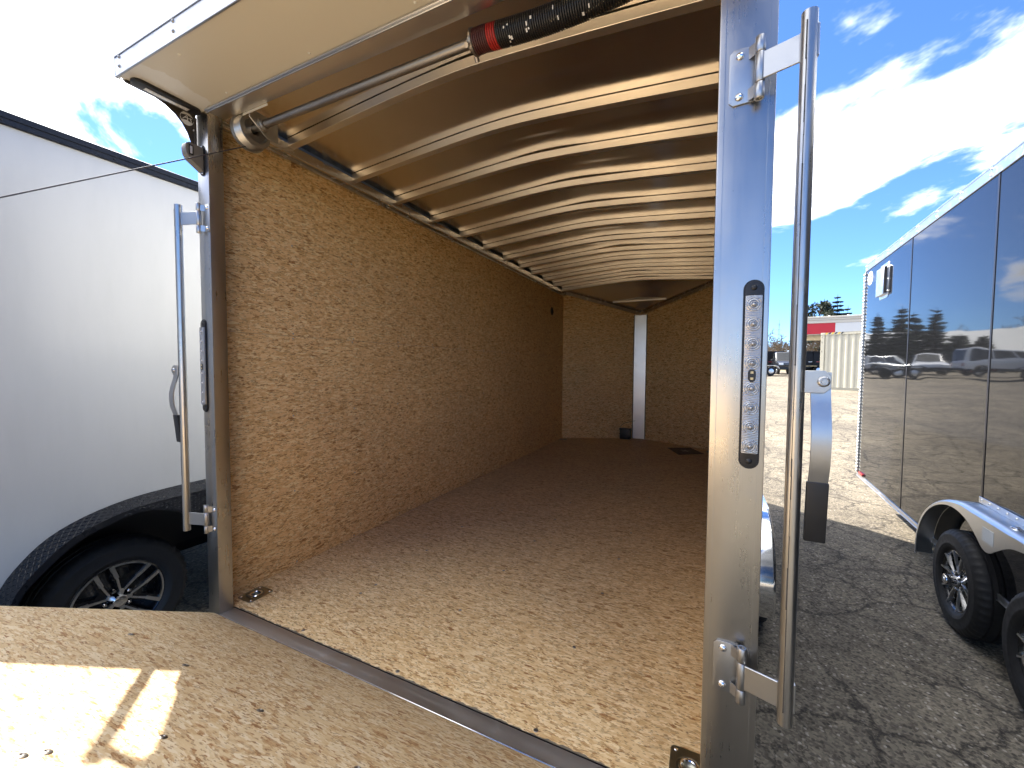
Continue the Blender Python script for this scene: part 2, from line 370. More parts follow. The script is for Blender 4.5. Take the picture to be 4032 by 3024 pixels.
# ------------------------------------------------------------------ shared wheel
def wheel_meshes(style):
    """axis +x, centre at the origin, the outer tyre face near x = 0"""
    r, R0 = (.214 if style == 'petal' else .200), .338
    d = {}
    prof = [(r-.012, -.19), (r+.004, -.192), (.255, -.205), (.30, -.198), (.325, -.178), (.335, -.15), (R0, -.135), (R0, -.116), (R0-.010, -.112), (R0-.010, -.106), (R0, -.102), (R0, -.066), (R0-.010, -.062), (R0-.010, -.056), (R0, -.052), (R0, -.035), (.334, -.022), (.322, -.006), (.300, .004), (.296, .0065), (.290, .006), (.27, .010), (.245, .0085), (.24, .011), (.234, .0085), (max(.222, r+.014), .006), (r+.010, .001), (r+.003, -.006), (r-.004, -.012)]
    sh = {5, 6, 15, 16, 17}
    d['tyre'] = MB().lathe(prof, (0, 0, 0), 'x', 132, 1, lambda q, j, k: q-.009 if (j in sh and k % 3 == 0) else q).mesh('tyre', sharp=50)
    rim = MB().lathe([(r-.004, -.012), (r-.010, -.010), (r-.016, -.016), (r-.022, -.03), (r-.028, -.19)], (0, 0, 0), 'x', 64)
    rim.lathe([(r-.024, -.085), (.10, -.075), (.06, -.05), (.0, -.05)], (0, 0, 0), 'x', 48)
    d['rim'] = rim.mesh('rim')
    sp = MB()
    def strip(pa, pb, wa, wb, x0, x1, th=.016):
        a, c = Vector((0, *pa)), Vector((0, *pb)); t = (c-a).normalized(); nn = Vector((0, -t.z, t.y))
        q = [a+nn*wa, a-nn*wa, c-nn*wb, c+nn*wb]; xs = [x0, x0, x1, x1]
        top = [(xs[i], q[i].y, q[i].z) for i in range(4)]; bot = [(xs[i]-th, q[i].y, q[i].z) for i in range(4)]
        sp.add(top+bot, [(0, 1, 2, 3), (7, 6, 5, 4), (0, 4, 5, 1), (1, 5, 6, 2), (2, 6, 7, 3), (3, 7, 4, 0)])
    P = lambda rr, a: (rr*(r/.2)*math.cos(a), rr*(r/.2)*math.sin(a))
    if style == 'petal':
        A = rad(26)
        for sgn in (-1, 1):
            strip(P(.052, sgn*rad(10)), P(.125, sgn*rad(21)), .0045, .0052, -.018, -.010)
            strip(P(.120, sgn*rad(20.6)), P(.190, sgn*A), .0085, .0092, -.010, -.007)
        N = 9
        for i in range(N):
            a, c = -A+2*A*i/N, -A+2*A*(i+1)/N
            strip(P(.1865, a), P(.1865, c), .0046, .0046, -.0075, -.0075)
        strip(P(.02, 0), P(.056, 0), .012, .010, -.02, -.017)
        hubr, hubh = .032, .006
    else:
        for sgn in (-1, 1):
            strip(P(.05, sgn*rad(7)), P(.120, sgn*rad(13)), .0028, .003, -.022, -.012)
            strip(P(.118, sgn*rad(13)), P(.192, sgn*rad(17)), .0034, .0045, -.012, -.006)
            strip(P(.160, sgn*rad(16)), P(.195, sgn*rad(17)), .0048, .0048, -.009, -.004, .03)
        hubr, hubh = .034, .045
    d['spoke'] = sp.mesh('spoke')
    bk = MB()
    for sgn in (-1, 1):
        a, c = P(.05, sgn*rad(9)), P(.19, sgn*rad(19))
    bk.add([(-.022, *P(.045, rad(-22))), (-.022, *P(.045, rad(22))), (-.020, *P(.19, rad(27.5))), (-.020, *P(.19, rad(20))), (-.026, *P(.10, rad(8))), (-.026, *P(.10, rad(-8))), (-.020, *P(.19, rad(-20))), (-.020, *P(.19, rad(-27.5)))],
           [(0, 5, 6, 7), (1, 2, 3, 4), (0, 1, 4, 5)])
    d['spoke_backing'] = bk.mesh('spoke_backing')
    d['hub_cap'] = MB().lathe([(.0, hubh+.002), (hubr*.4, hubh+.002), (hubr*.42, hubh), (hubr*.86, hubh-.001), (hubr*.97, hubh-.003), (hubr, hubh-.008), (hubr*1.04, -.03), (hubr*1.1, -.05)], (0, 0, 0), 'x', 32).mesh('hub_cap')
    d['lug_nut'] = MB().lathe([(0, -.014), (.006, -.014), (.0095, -.018), (.0105, -.05)], (0, .058, 0), 'x', 8).mesh('lug_nut')
    for k, m in {'tyre': 'rubber', 'rim': 'wheel_black', 'spoke': 'mach_face', 'spoke_backing': 'wheel_black', 'hub_cap': 'chrome', 'lug_nut': 'chrome'}.items(): d[k].materials.append(MATS[m])
    return d
mat_metal('mach_face', (.74, .74, .74), .30, smudge=.03, bump=0, var=.04)
WH = {k: wheel_meshes(k) for k in ('petal', 'split')}
def wheel(parent, style, mat4, spin=0.):
    d = WH[style]; o = inst('wheel', d['rim'], parent, mat4 @ Matrix.Rotation(spin, 4, 'X'))
    inst('tyre', d['tyre'], o, Matrix.Identity(4)); inst('hub_cap', d['hub_cap'], o, Matrix.Identity(4))
    for k in range(5):
        q = Matrix.Rotation(k*2*math.pi/5, 4, 'X')
        inst('spoke', d['spoke'], o, q); inst('spoke_backing', d['spoke_backing'], o, q)
        inst('lug_nut', d['lug_nut'], o, q @ Matrix.Rotation(rad(36), 4, 'X'))
    return o

def dome(r, h, n=16): return [(0, h), (r*.45, h*.9), (r*.8, h*.55), (r, h*.05), (r, -.001)]
RIVET = {}
def rivet_mesh(key, mat, r, h, axis):
    if key not in RIVET:
        m = MB().lathe(dome(r, h), (0, 0, 0), axis[1], 10, -1 if axis[0] == '-' else 1).mesh(key); m.materials.append(MATS[mat]); RIVET[key] = m
    return RIVET[key]

# ================================================================== the open trailer
W, PL, PR, DP = 1.909, .080, .1076, .060
WL, WRX = -2.018, .112                     # inner faces of the side walls
LC, LN = 4.965, 5.51                       # where the nose begins, nose tip (inside)
MX = -.95
TR = thing('enclosed_trailer', 'open enclosed trailer with wood-strand walls and aluminium rear frame, ramp raised half way', 'trailer', (MX, 2.5, GZ))

# floor
fl = MB().prism([(WL-.012, .066), (WRX+.012, .066), (WRX+.012, LC+.01), (MX, LN+.02), (WL-.012, LC+.01)], 'z', -.02, 0).build('floor', 'osb_floor', TR)
fl['label'] = 'wood-strand board floor with rows of screws'
SC = MB().lathe([(0, .0006), (.0022, .0006), (.0028, .0016), (.0062, .0013), (.0075, .0002)], (0, 0, 0), 'z', 12).mesh('screw'); SC.materials.append(MATS['dark_steel'])
for ix, x in enumerate((-1.49, -.975, -.44)):
    for y in (.092, .492, .912, 1.312, 1.72, 2.13, 2.53):
        if y < 2 or ix: inst('screw', SC, fl, T(x+RN.uniform(-.012, .012), y+RN.uniform(-.01, .01), .0003))
inst('screw', SC, fl, T(-1.489, .401, .0003)); inst('screw', SC, fl, T(-1.40, 1.72, .0003))
# sill
sl = MB().box(-W-.004, .0, .0, .062, -.05, .0025).build('threshold_sill', 'sill_metal', TR, .0008, 1)
MB().box(-W-.004, 0, -.0030, -.0003, -.05, .0065).build('sill_lip', 'polished_aluminium', sl, .0008, 1)
MB().box(-W-.004, .0, .0625, .0655, -.02, .0035).build('sill_seal', 'seam_dark', TR)
MB().grid(lambda u, v: (-1.88+1.86*u, .066+(.007+.0022*math.sin(40*u)+.0018*math.sin(231*u)+.001*math.sin(517*u))*v, .0004), 400, 1).build('caulk_smear', 'caulk', TR)

# side walls: a lower and an upper sheet, screws along the studs
def wall_sheet(z0, z1, x0, x1): return MB().box(x0, x1, .068, LC, z0, z1)
wl = [wall_sheet(.001, 1.2515, WL-.012, WL).build('wall_panel', 'osb_wall', TR), wall_sheet(1.253, 2.215, WL-.012, WL).build('wall_panel', 'osb_wall', TR)]
for z0_, z1_ in ((.001, 1.2515), (1.253, 2.215)): MB().box(WRX, WRX+.012, .20, LC, z0_, z1_).build('wall_panel', 'osb_wall', TR)
SW = MB().lathe([(0, .0005), (.002, .0006), (.0036, .0014), (.0046, .0002)], (0, 0, 0), 'x', 10).mesh('screw'); SW.materials.append(MATS['zinc_steel'])
for i in range(10):
    y = .45+.412*i
    for z in (.017, .417, .83, 1.241, 1.267, 1.728):
        inst('screw', SW, wl[0] if z < 1.25 else wl[1], T(WL+.0002, y+RN.uniform(-.006, .006), z+RN.uniform(-.006, .006)))
hl = MB().lathe([(0, 0), (.045, 0), (.052, .003), (.058, .0)], (WL+.0012, 4.456, 1.885), 'x', 28).build('vent_opening', 'black_plastic', TR)
# nose walls and nose post
def nose_wall(xa, xb):
    t = .012; d = Vector((xb-xa, LN-LC, 0)).normalized(); n = Vector((d.y, -d.x, 0))
    if n.y > 0: n = -n
    b = MB(); za, zb = 2.23, 1.93
    q = [Vector((xa, LC, 0)), Vector((xb, LN, 0)), Vector((xb, LN, zb)), Vector((xa, LC, za))]
    b.add(q+[p-n*t for p in q], [(0, 1, 2, 3), (7, 6, 5, 4), (0, 4, 5, 1), (1, 5, 6, 2), (2, 6, 7, 3), (3, 7, 4, 0)])
    return b.build('nose_panel', 'osb_nose', TR)
nose_wall(WL, MX); nose_wall(WRX, MX)
MB().prism([(-1.036, 5.456), (-.864, 5.456), (-.864, 5.475), (MX, 5.53), (-1.036, 5.475)], 'z', .0, 1.895).build('nose_post', 'trim_aluminium', TR)
MB().box(-1.048, -1.0365, 5.450, 5.48, 0, 1.9).build('post_trim', 'caulk', TR); MB().box(-.8635, -.850, 5.450, 5.47, 0, 1.9).build('post_trim', 'caulk', TR)

# roof: rails, bows, sheet
for s, x0, x1 in ((0, WL-.0, WL+.048), (1, WRX-.048, WRX)):
    b = MB().box(x0, x1, .06, LC+.03, 2.182, 2.232)
    b.build('roof_rail', 'rail_aluminium', TR, .003, 2)
    MB().box(x0-.0 if s == 0 else x0+.026, x0+.022 if s == 0 else x1, .06, LC, 2.163, 2.1815).build('wall_trim', 'rail_aluminium', TR, .002, 1)
TS = rivet_mesh('trim_screw', 'chrome', .0045, .003, '+x')
for i in range(14): inst('trim_screw', TS, TR, T(WL+.0225, .50+.33*i, 2.173))
def roof_z(x):
    t = (x-MX)/1.06; return 2.212+.07*(1-(math.sqrt(t*t+.06)-.245)/(math.sqrt(1.06)-.245))
BOWY = [.425, .845, 1.215, 1.615, 2.025, 2.430, 2.855, 3.245, 3.60, 4.0, 4.39, 4.775]
def bow_mesh():
    b = MB(); sec = [(-.019, .038), (-.019, .0012), (-.0178, 0), (.0178, 0), (.019, .0012), (.019, .038)]
    n = 28; x0, x1 = WL+.046, WRX-.046; vs = []; fs = []; m = len(sec)
    for i in range(n+1):
        x = x0+(x1-x0)*i/n; vs += [(x, p[0], roof_z(x)+p[1]) for p in sec]
    for i in range(n): fs += [(i*m+j, i*m+(j+1) % m, (i+1)*m+(j+1) % m, (i+1)*m+j) for j in range(m)]
    fs += [tuple(range(m)), tuple(n*m+j for j in range(m))]
    me = b.add(vs, fs).mesh('roof_bow'); me.materials.append(MATS['mill_aluminium']); return me
BM = bow_mesh()
for y in BOWY: inst('roof_bow', BM, TR, T(0, y, 0))
import mathutils.noise as MN
def sheet(u, v):
    x = WL+.03+(WRX-.03-WL-.03)*u; y = .05+(4.96-.05)*v
    d = min(abs(y-q) for q in BOWY)
    k = min(range(len(BOWY)), key=lambda i: abs(BOWY[i]-y)); ph = k*2.37
    wv = max(0, math.sin(x*2.6+ph)*math.sin(x*1.1+ph*1.7))*(.4+.6*math.sin(ph*3.1)**2)
    lift = .015*wv*sstep(.38, .6, u)*sstep(0, .03, 1-u)
    edge = sstep(0, .06, u)*sstep(0, .06, 1-u)
    return (x, y, roof_z(x)+.0415+lift+.004*sstep(.02, .2, d)*edge)
MB().grid(sheet, 60, 246).build('roof_sheet', 'roof_sheet', TR, sharp=80)
# sloping roof over the nose
b = MB(); zc = lambda y: 2.262-(y-LC)/(LN-LC)*.33
b.add([(WL, LC-.03, 2.256), (WRX, LC-.03, 2.256), (MX, LN+.01, 1.925), (MX, LC-.03, 2.326), (-1.5, LC-.03, 2.296), (-.4, LC-.03, 2.296)], [(0, 4, 2), (4, 3, 2), (3, 5, 2), (5, 1, 2)]).build('nose_roof', 'roof_sheet', TR)
for xa in (WL, WRX):
    a, c = Vector((xa, LC, 2.197)), Vector((MX, LN, 1.885)); d = (c-a).normalized(); n = Vector((d.y, -d.x, 0)).normalized()
    if n.y > 0: n = -n
    b = MB(); q = [a, a+n*.045, a+n*.045+Vector((0, 0, .05)), a+Vector((0, 0, .05))]; e = [p+(c-a) for p in q]
    b.add(q+e, [(0, 1, 2, 3), (7, 6, 5, 4), (0, 4, 5, 1), (1, 5, 6, 2), (2, 6, 7, 3), (3, 7, 4, 0)]).build('nose_rail', 'rail_aluminium', TR, .002, 1)
MB().box(-1.33, -.57, 5.235, 5.272, 2.072, 2.094).build('roof_bow', 'mill_aluminium', TR, .003, 1)
# outer skin
MB().box(-2.03, .124, 5.190, 5.199, 2.29, 2.415).build('roof_gap_filler', 'white_paint', TR)  # unseen filler plate added to stop light leaking in over the nose
nt = 6.14
b = MB().box(-2.045, -2.031, .06, 5.2, -.13, 2.34); b.build('outer_side', 'white_paint', TR)
MB().box(.1245, .138, .31, 5.2, -.13, 2.34).build('outer_side', 'white_paint', TR)
for xa, xb in ((-2.045, MX), (.138, MX)):
    a, c = Vector((xa, 5.2, 0)), Vector((MX, nt, 0)); o2 = Vector((0, -.03, 0))
    b = MB(); q = [a, c, c+o2, a+o2]
    b.add([p+Vector((0, 0, -.13)) for p in q]+[p+Vector((0, 0, 2.34)) for p in q], [(0, 1, 2, 3), (7, 6, 5, 4), (0, 4, 5, 1), (1, 5, 6, 2), (2, 6, 7, 3), (3, 7, 4, 0)]).build('outer_nose', 'white_paint', TR)
MB().prism([(-2.05, 2.335), (-1.5, 2.405), (MX, 2.425), (-.4, 2.405), (.141, 2.335), (.141, 2.325), (-.4, 2.392), (MX, 2.412), (-1.5, 2.392), (-2.05, 2.325)], 'y', .061, 5.21).build('outer_roof', 'white_paint', TR)
MB().prism([(-2.045, 5.2), (.138, 5.2), (MX, nt)], 'z', 2.31, 2.338).build('outer_roof', 'white_paint', TR)
MB().prism([(-1.985, .001), (.104, .001), (.104, .28), (.137, .32), (.137, 5.2), (MX, nt), (-2.044, 5.2), (-2.044, .09), (-1.985, .07)], 'z', -.13, -.022).build('chassis', 'black_satin', TR)

# rear frame posts and header
def lpost():
    b = MB().box(-W-PL, -W, 0, DP, -.05, 2.33); return b.build('rear_post', 'brushed_aluminium', TR, .0035, 2)
lp = lpost()
rp = MB().box(0, PR, 0, DP, -.13, 2.33).build('rear_post', 'brushed_aluminium', TR, .0035, 2)
for x in (.0125, PR-.013): MB().box(x-.0006, x+.0006, -.0009, .0, -.12, 2.15).build('extrusion_line', 'pipe_steel', rp)
MB().prism([(.1062, .0603), (.1375, .3095), (.1300, .3095), (.0985, .0603)], 'z', -.13, 2.33).build('corner_trim', 'rail_aluminium', TR, .003, 1)
MB().box(-2.0445, -1.9895, .0606, .0675, -.13, 2.33).build('corner_trim', 'rail_aluminium', TR, .001, 1)
hd = MB().box(-W-.001, .001, .0, DP+.012, 2.150, 2.33).build('header', 'mill_aluminium', TR, .003, 2)
MB().box(-W+.002, -.002, -.012, -.0005, 2.146, 2.153).box(-W+.002, -.002, -.006, -.0005, 2.140, 2.1455).build('header_trim', 'trim_aluminium', hd, .001, 1)
MB().box(-1.79, -1.63, .0725, .075, 2.142, 2.150).build('warning_strip', 'paint_white', hd)

# spoiler over the door
SY = -.256
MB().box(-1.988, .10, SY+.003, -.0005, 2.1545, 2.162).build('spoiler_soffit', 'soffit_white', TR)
MB().prism([(SY+.002, 2.232), (0, 2.33), (0, 2.338), (SY+.002, 2.24)], 'x', -1.995, .11).build('spoiler_top', 'white_paint', TR)
fa = MB().box(-2.0, .115, SY-.003, SY+.001, 2.152, 2.228).box(-2.0, .115, SY-.006, SY+.003, 2.219, 2.230).box(-2.0, .115, SY-.0045, SY+.0025, 2.150, 2.156).box(-2.002, -1.998, SY-.004, SY+.014, 2.152, 2.228).build('spoiler_fascia', 'fascia_metal', TR, .0015, 1)
RV = rivet_mesh('rivet', 'dark_steel', .0062, .0045, '-y')
for i in range(6):
    for z in (2.213, 2.181): inst('rivet', RV, fa, T(-1.963+.362*i, SY-.003, z))
RS = rivet_mesh('soffit_rivet', 'paint_white', .005, .003, '-z')
for x, y in ((-1.72, -.03), (-1.25, -.03), (-.8, -.03), (-1.66, -.215), (-.95, -.215)): inst('rivet', RS, TR, T(x, y, 2.1545))
for sgn, x in ((1, -1.990), (-1, .095)):
    pr = [(0.004, 2.172), (-.235, 2.172), (-.240, 2.152), (-.226, 2.147), (-.190, 2.151), (-.150, 2.148), (-.110, 2.138), (-.077, 2.120), (-.052, 2.096), (-.034, 2.066), (-.022, 2.035), (-.013, 2.0), (-.008, 1.955), (-.0045, 1.93), (-.0005, 1.93), (-.0005, 2.17)]
    br = MB().prism(pr, 'x', x-.003, x).build('spoiler_bracket', 'dark_bronze', TR, .0006, 1)
    if sgn == 1:
        MB().box(x-.002, x+.006, -.010, -.0008, 1.935, 2.14).box(x-.001, x+.012, -.236, -.008, 2.145, 2.1535).build('bracket_flange', 'dark_bronze', br, .001, 1)
        for y, z in ((-.011, 2.085), (-.011, 1.965)): inst('bolt', rivet_mesh('bolt_small', 'zinc_steel', .0045, .004, '-y'), br, T(x+.003, y, z))
        # emblem: an oval with a roof-shaped monogram
        def oval(cy, cz, ry, rz, n=36): return [(cy+ry*math.cos(2*math.pi*k/n), cz+rz*math.sin(2*math.pi*k/n)) for k in range(n)]
        cy, cz = -.0345, 2.1215
        em = MB().prism(oval(cy, cz, .0245, .0262), 'x', x, x+.0008).build('emblem', 'paint_white', br)
        ke = 1.62
        e2 = MB().prism([(cy+ke*p[0], cz+ke*p[1]) for p in ((-.0150, .001), (-.0128, .0065), (0, .0095), (.0128, .0065), (.0150, .001), (.0125, -.0065), (0, -.0035), (-.0125, -.0065))], 'x', x+.0008, x+.0013); e2.build('emblem_field', 'dark_bronze', br)
        e3 = MB()
        for p in ([(-.0105, -.004), (-.0085, -.004), (.0005, .0075), (-.0015, .0075)], [(-.001, .0075), (.001, .0075), (.0026, -.0035), (.0006, -.0035)], [(-.006, .0), (.0105, .0018), (.0105, .0034), (-.006, .0016)], [(.006, .0045), (.008, .0045), (.0108, -.005), (.0088, -.005)]):
            e3.prism([(cy+ke*q[0], cz+ke*q[1]) for q in p], 'x', x+.0013, x+.0018)
        e3.build('emblem_letters', 'paint_white', br)
# loading light under the spoiler
def stadium(cx, cz, hl_, hw, n=10):
    return [(cx+hw*math.cos(math.pi*k/n), cz+hl_-hw+hw*math.sin(math.pi*k/n)) for k in range(n+1)]+[(cx-hw*math.cos(math.pi*k/n), cz-hl_+hw-hw*math.sin(math.pi*k/n)) for k in range(n+1)]
ll = MB().prism(stadium(-1.953, -.118, .114, .027), 'z', 2.141, 2.1545).build('loading_light', 'black_plastic', TR, .003, 2)
MB().box(-1.965, -1.945, -.190, -.046, 2.1385, 2.1408).build('lens', 'lamp_clear', ll, .001, 1)
LD = MB().lathe(dome(.0042, .002), (0, 0, 0), 'z', 8, -1).mesh('led'); LD.materials.append(MATS['lamp_clear'])
for i in range(9): inst('led', LD, ll, T(-1.955, -.180+.0155*i, 2.1385))

# small hooded fixture on the left post
hf = MB().prism([(-1.962, 1.905), (-1.955, 1.895), (-1.938, 1.895), (-1.930, 1.91), (-1.930, 2.0), (-1.938, 2.015), (-1.955, 2.015), (-1.962, 2.0)], 'y', -.004, -.0004).build('fixture_gasket', 'rubber', TR)
fx = MB().prism([(-.004, 2.004), (-.055, 2.006), (-.066, 1.998), (-.070, 1.98), (-.066, 1.955), (-.055, 1.938), (-.004, 1.905)], 'x', -1.968, -1.934).build('hooded_fixture', 'grey_plastic', TR, .004, 3)
MB().box(-1.934, -1.9325, -.058, -.042, 1.955, 1.995).build('slot', 'black_plastic', fx); MB().box(-1.9328, -1.9315, -.054, -.046, 1.96, 1.990).build('lens', 'lamp_clear', fx)
for z in (2.010, 1.902): inst('screw', rivet_mesh('fixture_screw', 'chrome', .004, .003, '-y'), hf, T(-1.946, -.0045, z))

# tail lights
def tail_light(cx, z0, z1):
    zc_, hl_ = (z0+z1)/2, (z1-z0)/2
    o = MB().prism([(p[0], p[1]) for p in stadium(cx, zc_, hl_, .0168, 12)], 'y', -.006, -.0003).build('tail_light', 'black_plastic', TR, .002, 2)
    MB().prism(stadium(cx, zc_, hl_+.0035, .0195, 12), 'y', -.0016, -.0001).build('gasket', 'seam_dark', o)
    for q in (z0+.014, z1-.014): inst('screw', rivet_mesh('lamp_screw', 'black_plastic', .006, .003, '-y'), o, T(cx, -.006, q))
    lens = MB().box(cx-.0158, cx+.0158, -.0115, -.0055, z0+.031, z1-.031).build('lens', 'clear_lens', o, .002, 2)
    ring = [(0, .0005), (.0022, .0006), (.0030, -.0006), (.0044, -.0004), (.0050, .0010), (.0064, .0008), (.0070, -.0004), (.0084, -.0002), (.0091, .0010), (.0104, .0008), (.0112, -.0004), (.0128, -.0004), (.0136, .0008), (.0150, .0)]
    if 'lamp_ring' not in RIVET:
        RIVET['lamp_ring'] = MB().lathe(ring, (0, 0, 0), 'y', 28, -1).mesh('lens_ring', sharp=70); RIVET['lamp_ring'].materials.append(MATS['clear_lens'])
        RIVET['lamp_core'] = MB().lathe([(0, .0018), (.0016, .0018), (.0034, .0012), (.0040, .0004)], (0, 0, 0), 'y', 12, -1).mesh('led'); RIVET['lamp_core'].materials.append(MATS['dark_steel'])
        RIVET['lamp_dot'] = MB().lathe(dome(.0016, .0010), (0, -.0018, 0), 'y', 8, -1).mesh('led_chip'); RIVET['lamp_dot'].materials.append(MATS['paint_white'])
    top = z1-.031-.0185; sp = .0415
    for k in range(8):
        zz_ = top-k*sp-(.0125 if k >= 4 else 0)
        inst('lens_ring', RIVET['lamp_ring'], o, T(cx, -.0118, zz_)); inst('led', RIVET['lamp_core'], o, T(cx, -.0122, zz_)); inst('led_chip', RIVET['lamp_dot'], o, T(cx, -.0122, zz_))
    zm = top-3.5*sp-.006
    MB().prism(stadium(cx, zm, .0135, .0072, 8), 'y', -.0138, -.0115).build('centre_window', 'black_plastic', o, .001, 1)
    for dz in (-.0065, .0065): MB().box(cx-.0027, cx+.0027, -.0144, -.0138, zm+dz-.0024, zm+dz+.0024).build('led_chip', 'led_chip', o)
    return o
tail_light(.0785, .8818, 1.2818); tail_light(-1.9695, .894, 1.2885)

# cam-bar lock rods with hinges and handles
def lock_bar(sgn, xk, xr):
    """xk: knuckle x, xr: rod x ; sgn +1 right, -1 left"""
    yr = -.047
    ro = MB(); z0, z1 = .371, 1.773
    ro.tube([(xr, yr, z0), (xr, yr, z0+.001), (xr, yr, z1-.001), (xr, yr, z1)], .0138, 24, False)
    ro.tube([(xr, yr, z1), (xr, yr, z0)], .0115, 20, False)
    for z in (z0, z1): ro.lathe([(.0115, 0), (.0138, 0)], (xr, yr, z), 'z', 24)
    ro = ro.build('lock_bar', 'pipe_steel', TR, sharp=50)
    ws = MB(); rn_ = random.Random(5); z = z0+.03; an = rad(-112)
    while z < z1-.03:
        l = rn_.uniform(.02, .12); wd_ = rn_.uniform(.0005, .0014); o_ = rn_.uniform(-.0006, .0006)
        cx_, cy_ = xr+.0139*math.cos(an)+o_, yr+.0139*math.sin(an)
        ws.box(cx_-wd_, cx_+wd_, cy_-.0002, cy_+.0004, z, min(z+l, z1-.02)); z += l-.002
    ws.build('weld_seam', 'seam_grime', ro)
    MB().lathe([(0, .002), (.0095, .002), (.0112, .0005), (.0112, -.02)], (xr, yr, z1-.004), 'z', 20).build('end_plug', 'black_plastic', ro)
    for zc_, flip in ((1.714, 1), (.425, -1)):
        h = .058
        x0, x1 = sorted((xk-sgn*.0555, xk-sgn*.006))
        rx, rr = .010, []
        poly = [(x0+.008, zc_-h), (x1, zc_-h+.002), (x1, zc_+h-.002), (x0+.008, zc_+h), (x0, zc_+h-.008), (x0, zc_-h+.008)] if sgn > 0 else [(x0, zc_-h+.002), (x1-.008, zc_-h), (x1, zc_-h+.008), (x1, zc_+h-.008), (x1-.008, zc_+h), (x0, zc_+h-.002)]
        pt = MB().prism(poly, 'y', -.0042, -.0004).build('hinge_plate', 'zinc_steel', ro, .0012, 2)
        xs0, xs1 = sorted((xk-sgn*.020, xk-sgn*.002))
        MB().prism([(xs0, -.004), (xs1, -.018), (xs1, -.022), (xs0, -.0042)] if sgn > 0 else [(xs1, -.004), (xs0, -.018), (xs0, -.022), (xs1, -.0042)], 'z', zc_+.030, zc_+h-.003).build('hinge_leaf', 'zinc_steel', ro)
        MB().prism([(xs0, -.004), (xs1, -.018), (xs1, -.022), (xs0, -.0042)] if sgn > 0 else [(xs1, -.004), (xs0, -.018), (xs0, -.022), (xs1, -.0042)], 'z', zc_-h+.003, zc_-.030).build('hinge_leaf', 'zinc_steel', ro)
        for a, c in ((zc_+.0305, zc_+h+.004), (zc_-.0295, zc_+.0295), (zc_-h-.004, zc_-.0305)):
            MB().lathe([(.0052, 0), (.0088, 0), (.0096, .001), (.0096, c-a-.001), (.0088, c-a), (.0052, c-a), (.0052, 0)], (xk, -.0165, a), 'z', 20).build('hinge_knuckle', 'zinc_steel', ro, sharp=50)
        if flip: MB().tube([(xk, -.0165, zc_-h-.001), (xk, -.0165, zc_+h+.001)], .005, 12).build('hinge_pin', 'dark_steel', ro)
        a = Vector((xk+sgn*.006, -.022, 0)); c = Vector((xr-sgn*.012, yr+.004, 0)); d = (c-a).normalized(); n = Vector((-d.y, d.x, 0))*.0022
        q = [a+n, a-n, c-n, c+n]
        MB().add([(p.x, p.y, zc_-.0265) for p in q]+[(p.x, p.y, zc_+.0265) for p in q], [(3, 2, 1, 0), (4, 5, 6, 7), (0, 1, 5, 4), (1, 2, 6, 5), (2, 3, 7, 6), (3, 0, 4, 7)]).build('hinge_arm', 'zinc_steel', ro, .0008, 1)
        MB().tube([c+Vector((0, 0, zc_-.027)), c+Vector((0, 0, zc_+.027))], .0032, 8).build('weld_bead', 'zinc_steel', ro)
        MB().lathe([(.0145, 0), (.0160, .001), (.0160, .049), (.0145, .05)], (xr, yr, zc_-.025), 'z', 24).build('rod_collar', 'zinc_steel', ro) if False else MB().box(xr+sgn*.0125 if sgn > 0 else xr-.0165, xr+.0165 if sgn > 0 else xr-.0125, yr-.004, yr+.006, zc_-.026, zc_+.034).build('cam_lug', 'zinc_steel', ro, .001, 1)
        BT_ = rivet_mesh('hinge_bolt', 'chrome', .0088, .0052, '-y')
        for dz in (-.042, .042): inst('bolt', BT_, ro, T(xk-sgn*.036, -.0042, zc_+dz))
    # handle bracket, strap and grip
    s0, s1 = sorted((xr+sgn*.010, xr+sgn*.052))
    hb = [(s0, 1.050), (s1-.010, 1.050), (s1, 1.060), (s1, 1.083), (s1-.010, 1.093), (s0, 1.093)] if sgn > 0 else [(s0+.010, 1.050), (s1, 1.050), (s1, 1.093), (s0+.010, 1.093), (s0, 1.083), (s0, 1.060)]
    MB().prism(hb, 'y', yr-.016, yr-.012).build('handle_bracket', 'zinc_steel', ro, .0008, 1)
    xp = xr+sgn*.040
    MB().lathe([(0, .004), (.004, .004), (.0045, .002), (.0065, .002), (.0072, .0045), (.0092, .004), (.0105, 0)], (xp, yr-.016, 1.072), 'y', 20, -1).build('pivot_rivet', 'zinc_steel', ro, sharp=60)
    prof = [(yr-.010, 1.090), (yr-.010, 1.048), (yr-.014, 1.030), (yr-.022, 1.004), (yr-.028, .975), (yr-.029, .945), (yr-.026, .915), (yr-.018, .888), (yr-.010, .866)]
    b = MB(); hw = .0158; xc = xr+sgn*.0375
    vs = []; 
    for y, z in prof: vs += [(xc-hw, y, z), (xc+hw, y, z), (xc+hw, y+.0045, z), (xc-hw, y+.0045, z)]
    fs = [(i*4+j, i*4+(j+1) % 4, i*4+4+(j+1) % 4, i*4+4+j) for i in range(len(prof)-1) for j in range(4)]+[(0, 1, 2, 3), tuple(len(vs)-4+j for j in range(4))]
    b.add(vs, fs).build('handle_strap', 'zinc_steel', ro, sharp=60)
    g = MB(); gp = [(yr-.0135, .878), (yr-.008, .82), (yr-.002, .757)]; vs = []; hw = .0178
    for y, z in gp: vs += [(xc-hw, y-.003, z), (xc+hw, y-.003, z), (xc+hw, y+.008, z), (xc-hw, y+.008, z)]
    g.add(vs, [(i*4+j, i*4+(j+1) % 4, i*4+4+(j+1) % 4, i*4+4+j) for i in range(2) for j in range(4)]+[(0, 1, 2, 3), tuple(len(vs)-4+j for j in range(4))]).build('handle_grip', 'black_plastic', ro, .003, 2)
    return ro
lock_bar(1, .0755, .1525); lock_bar(-1, -1.957, -2.048)

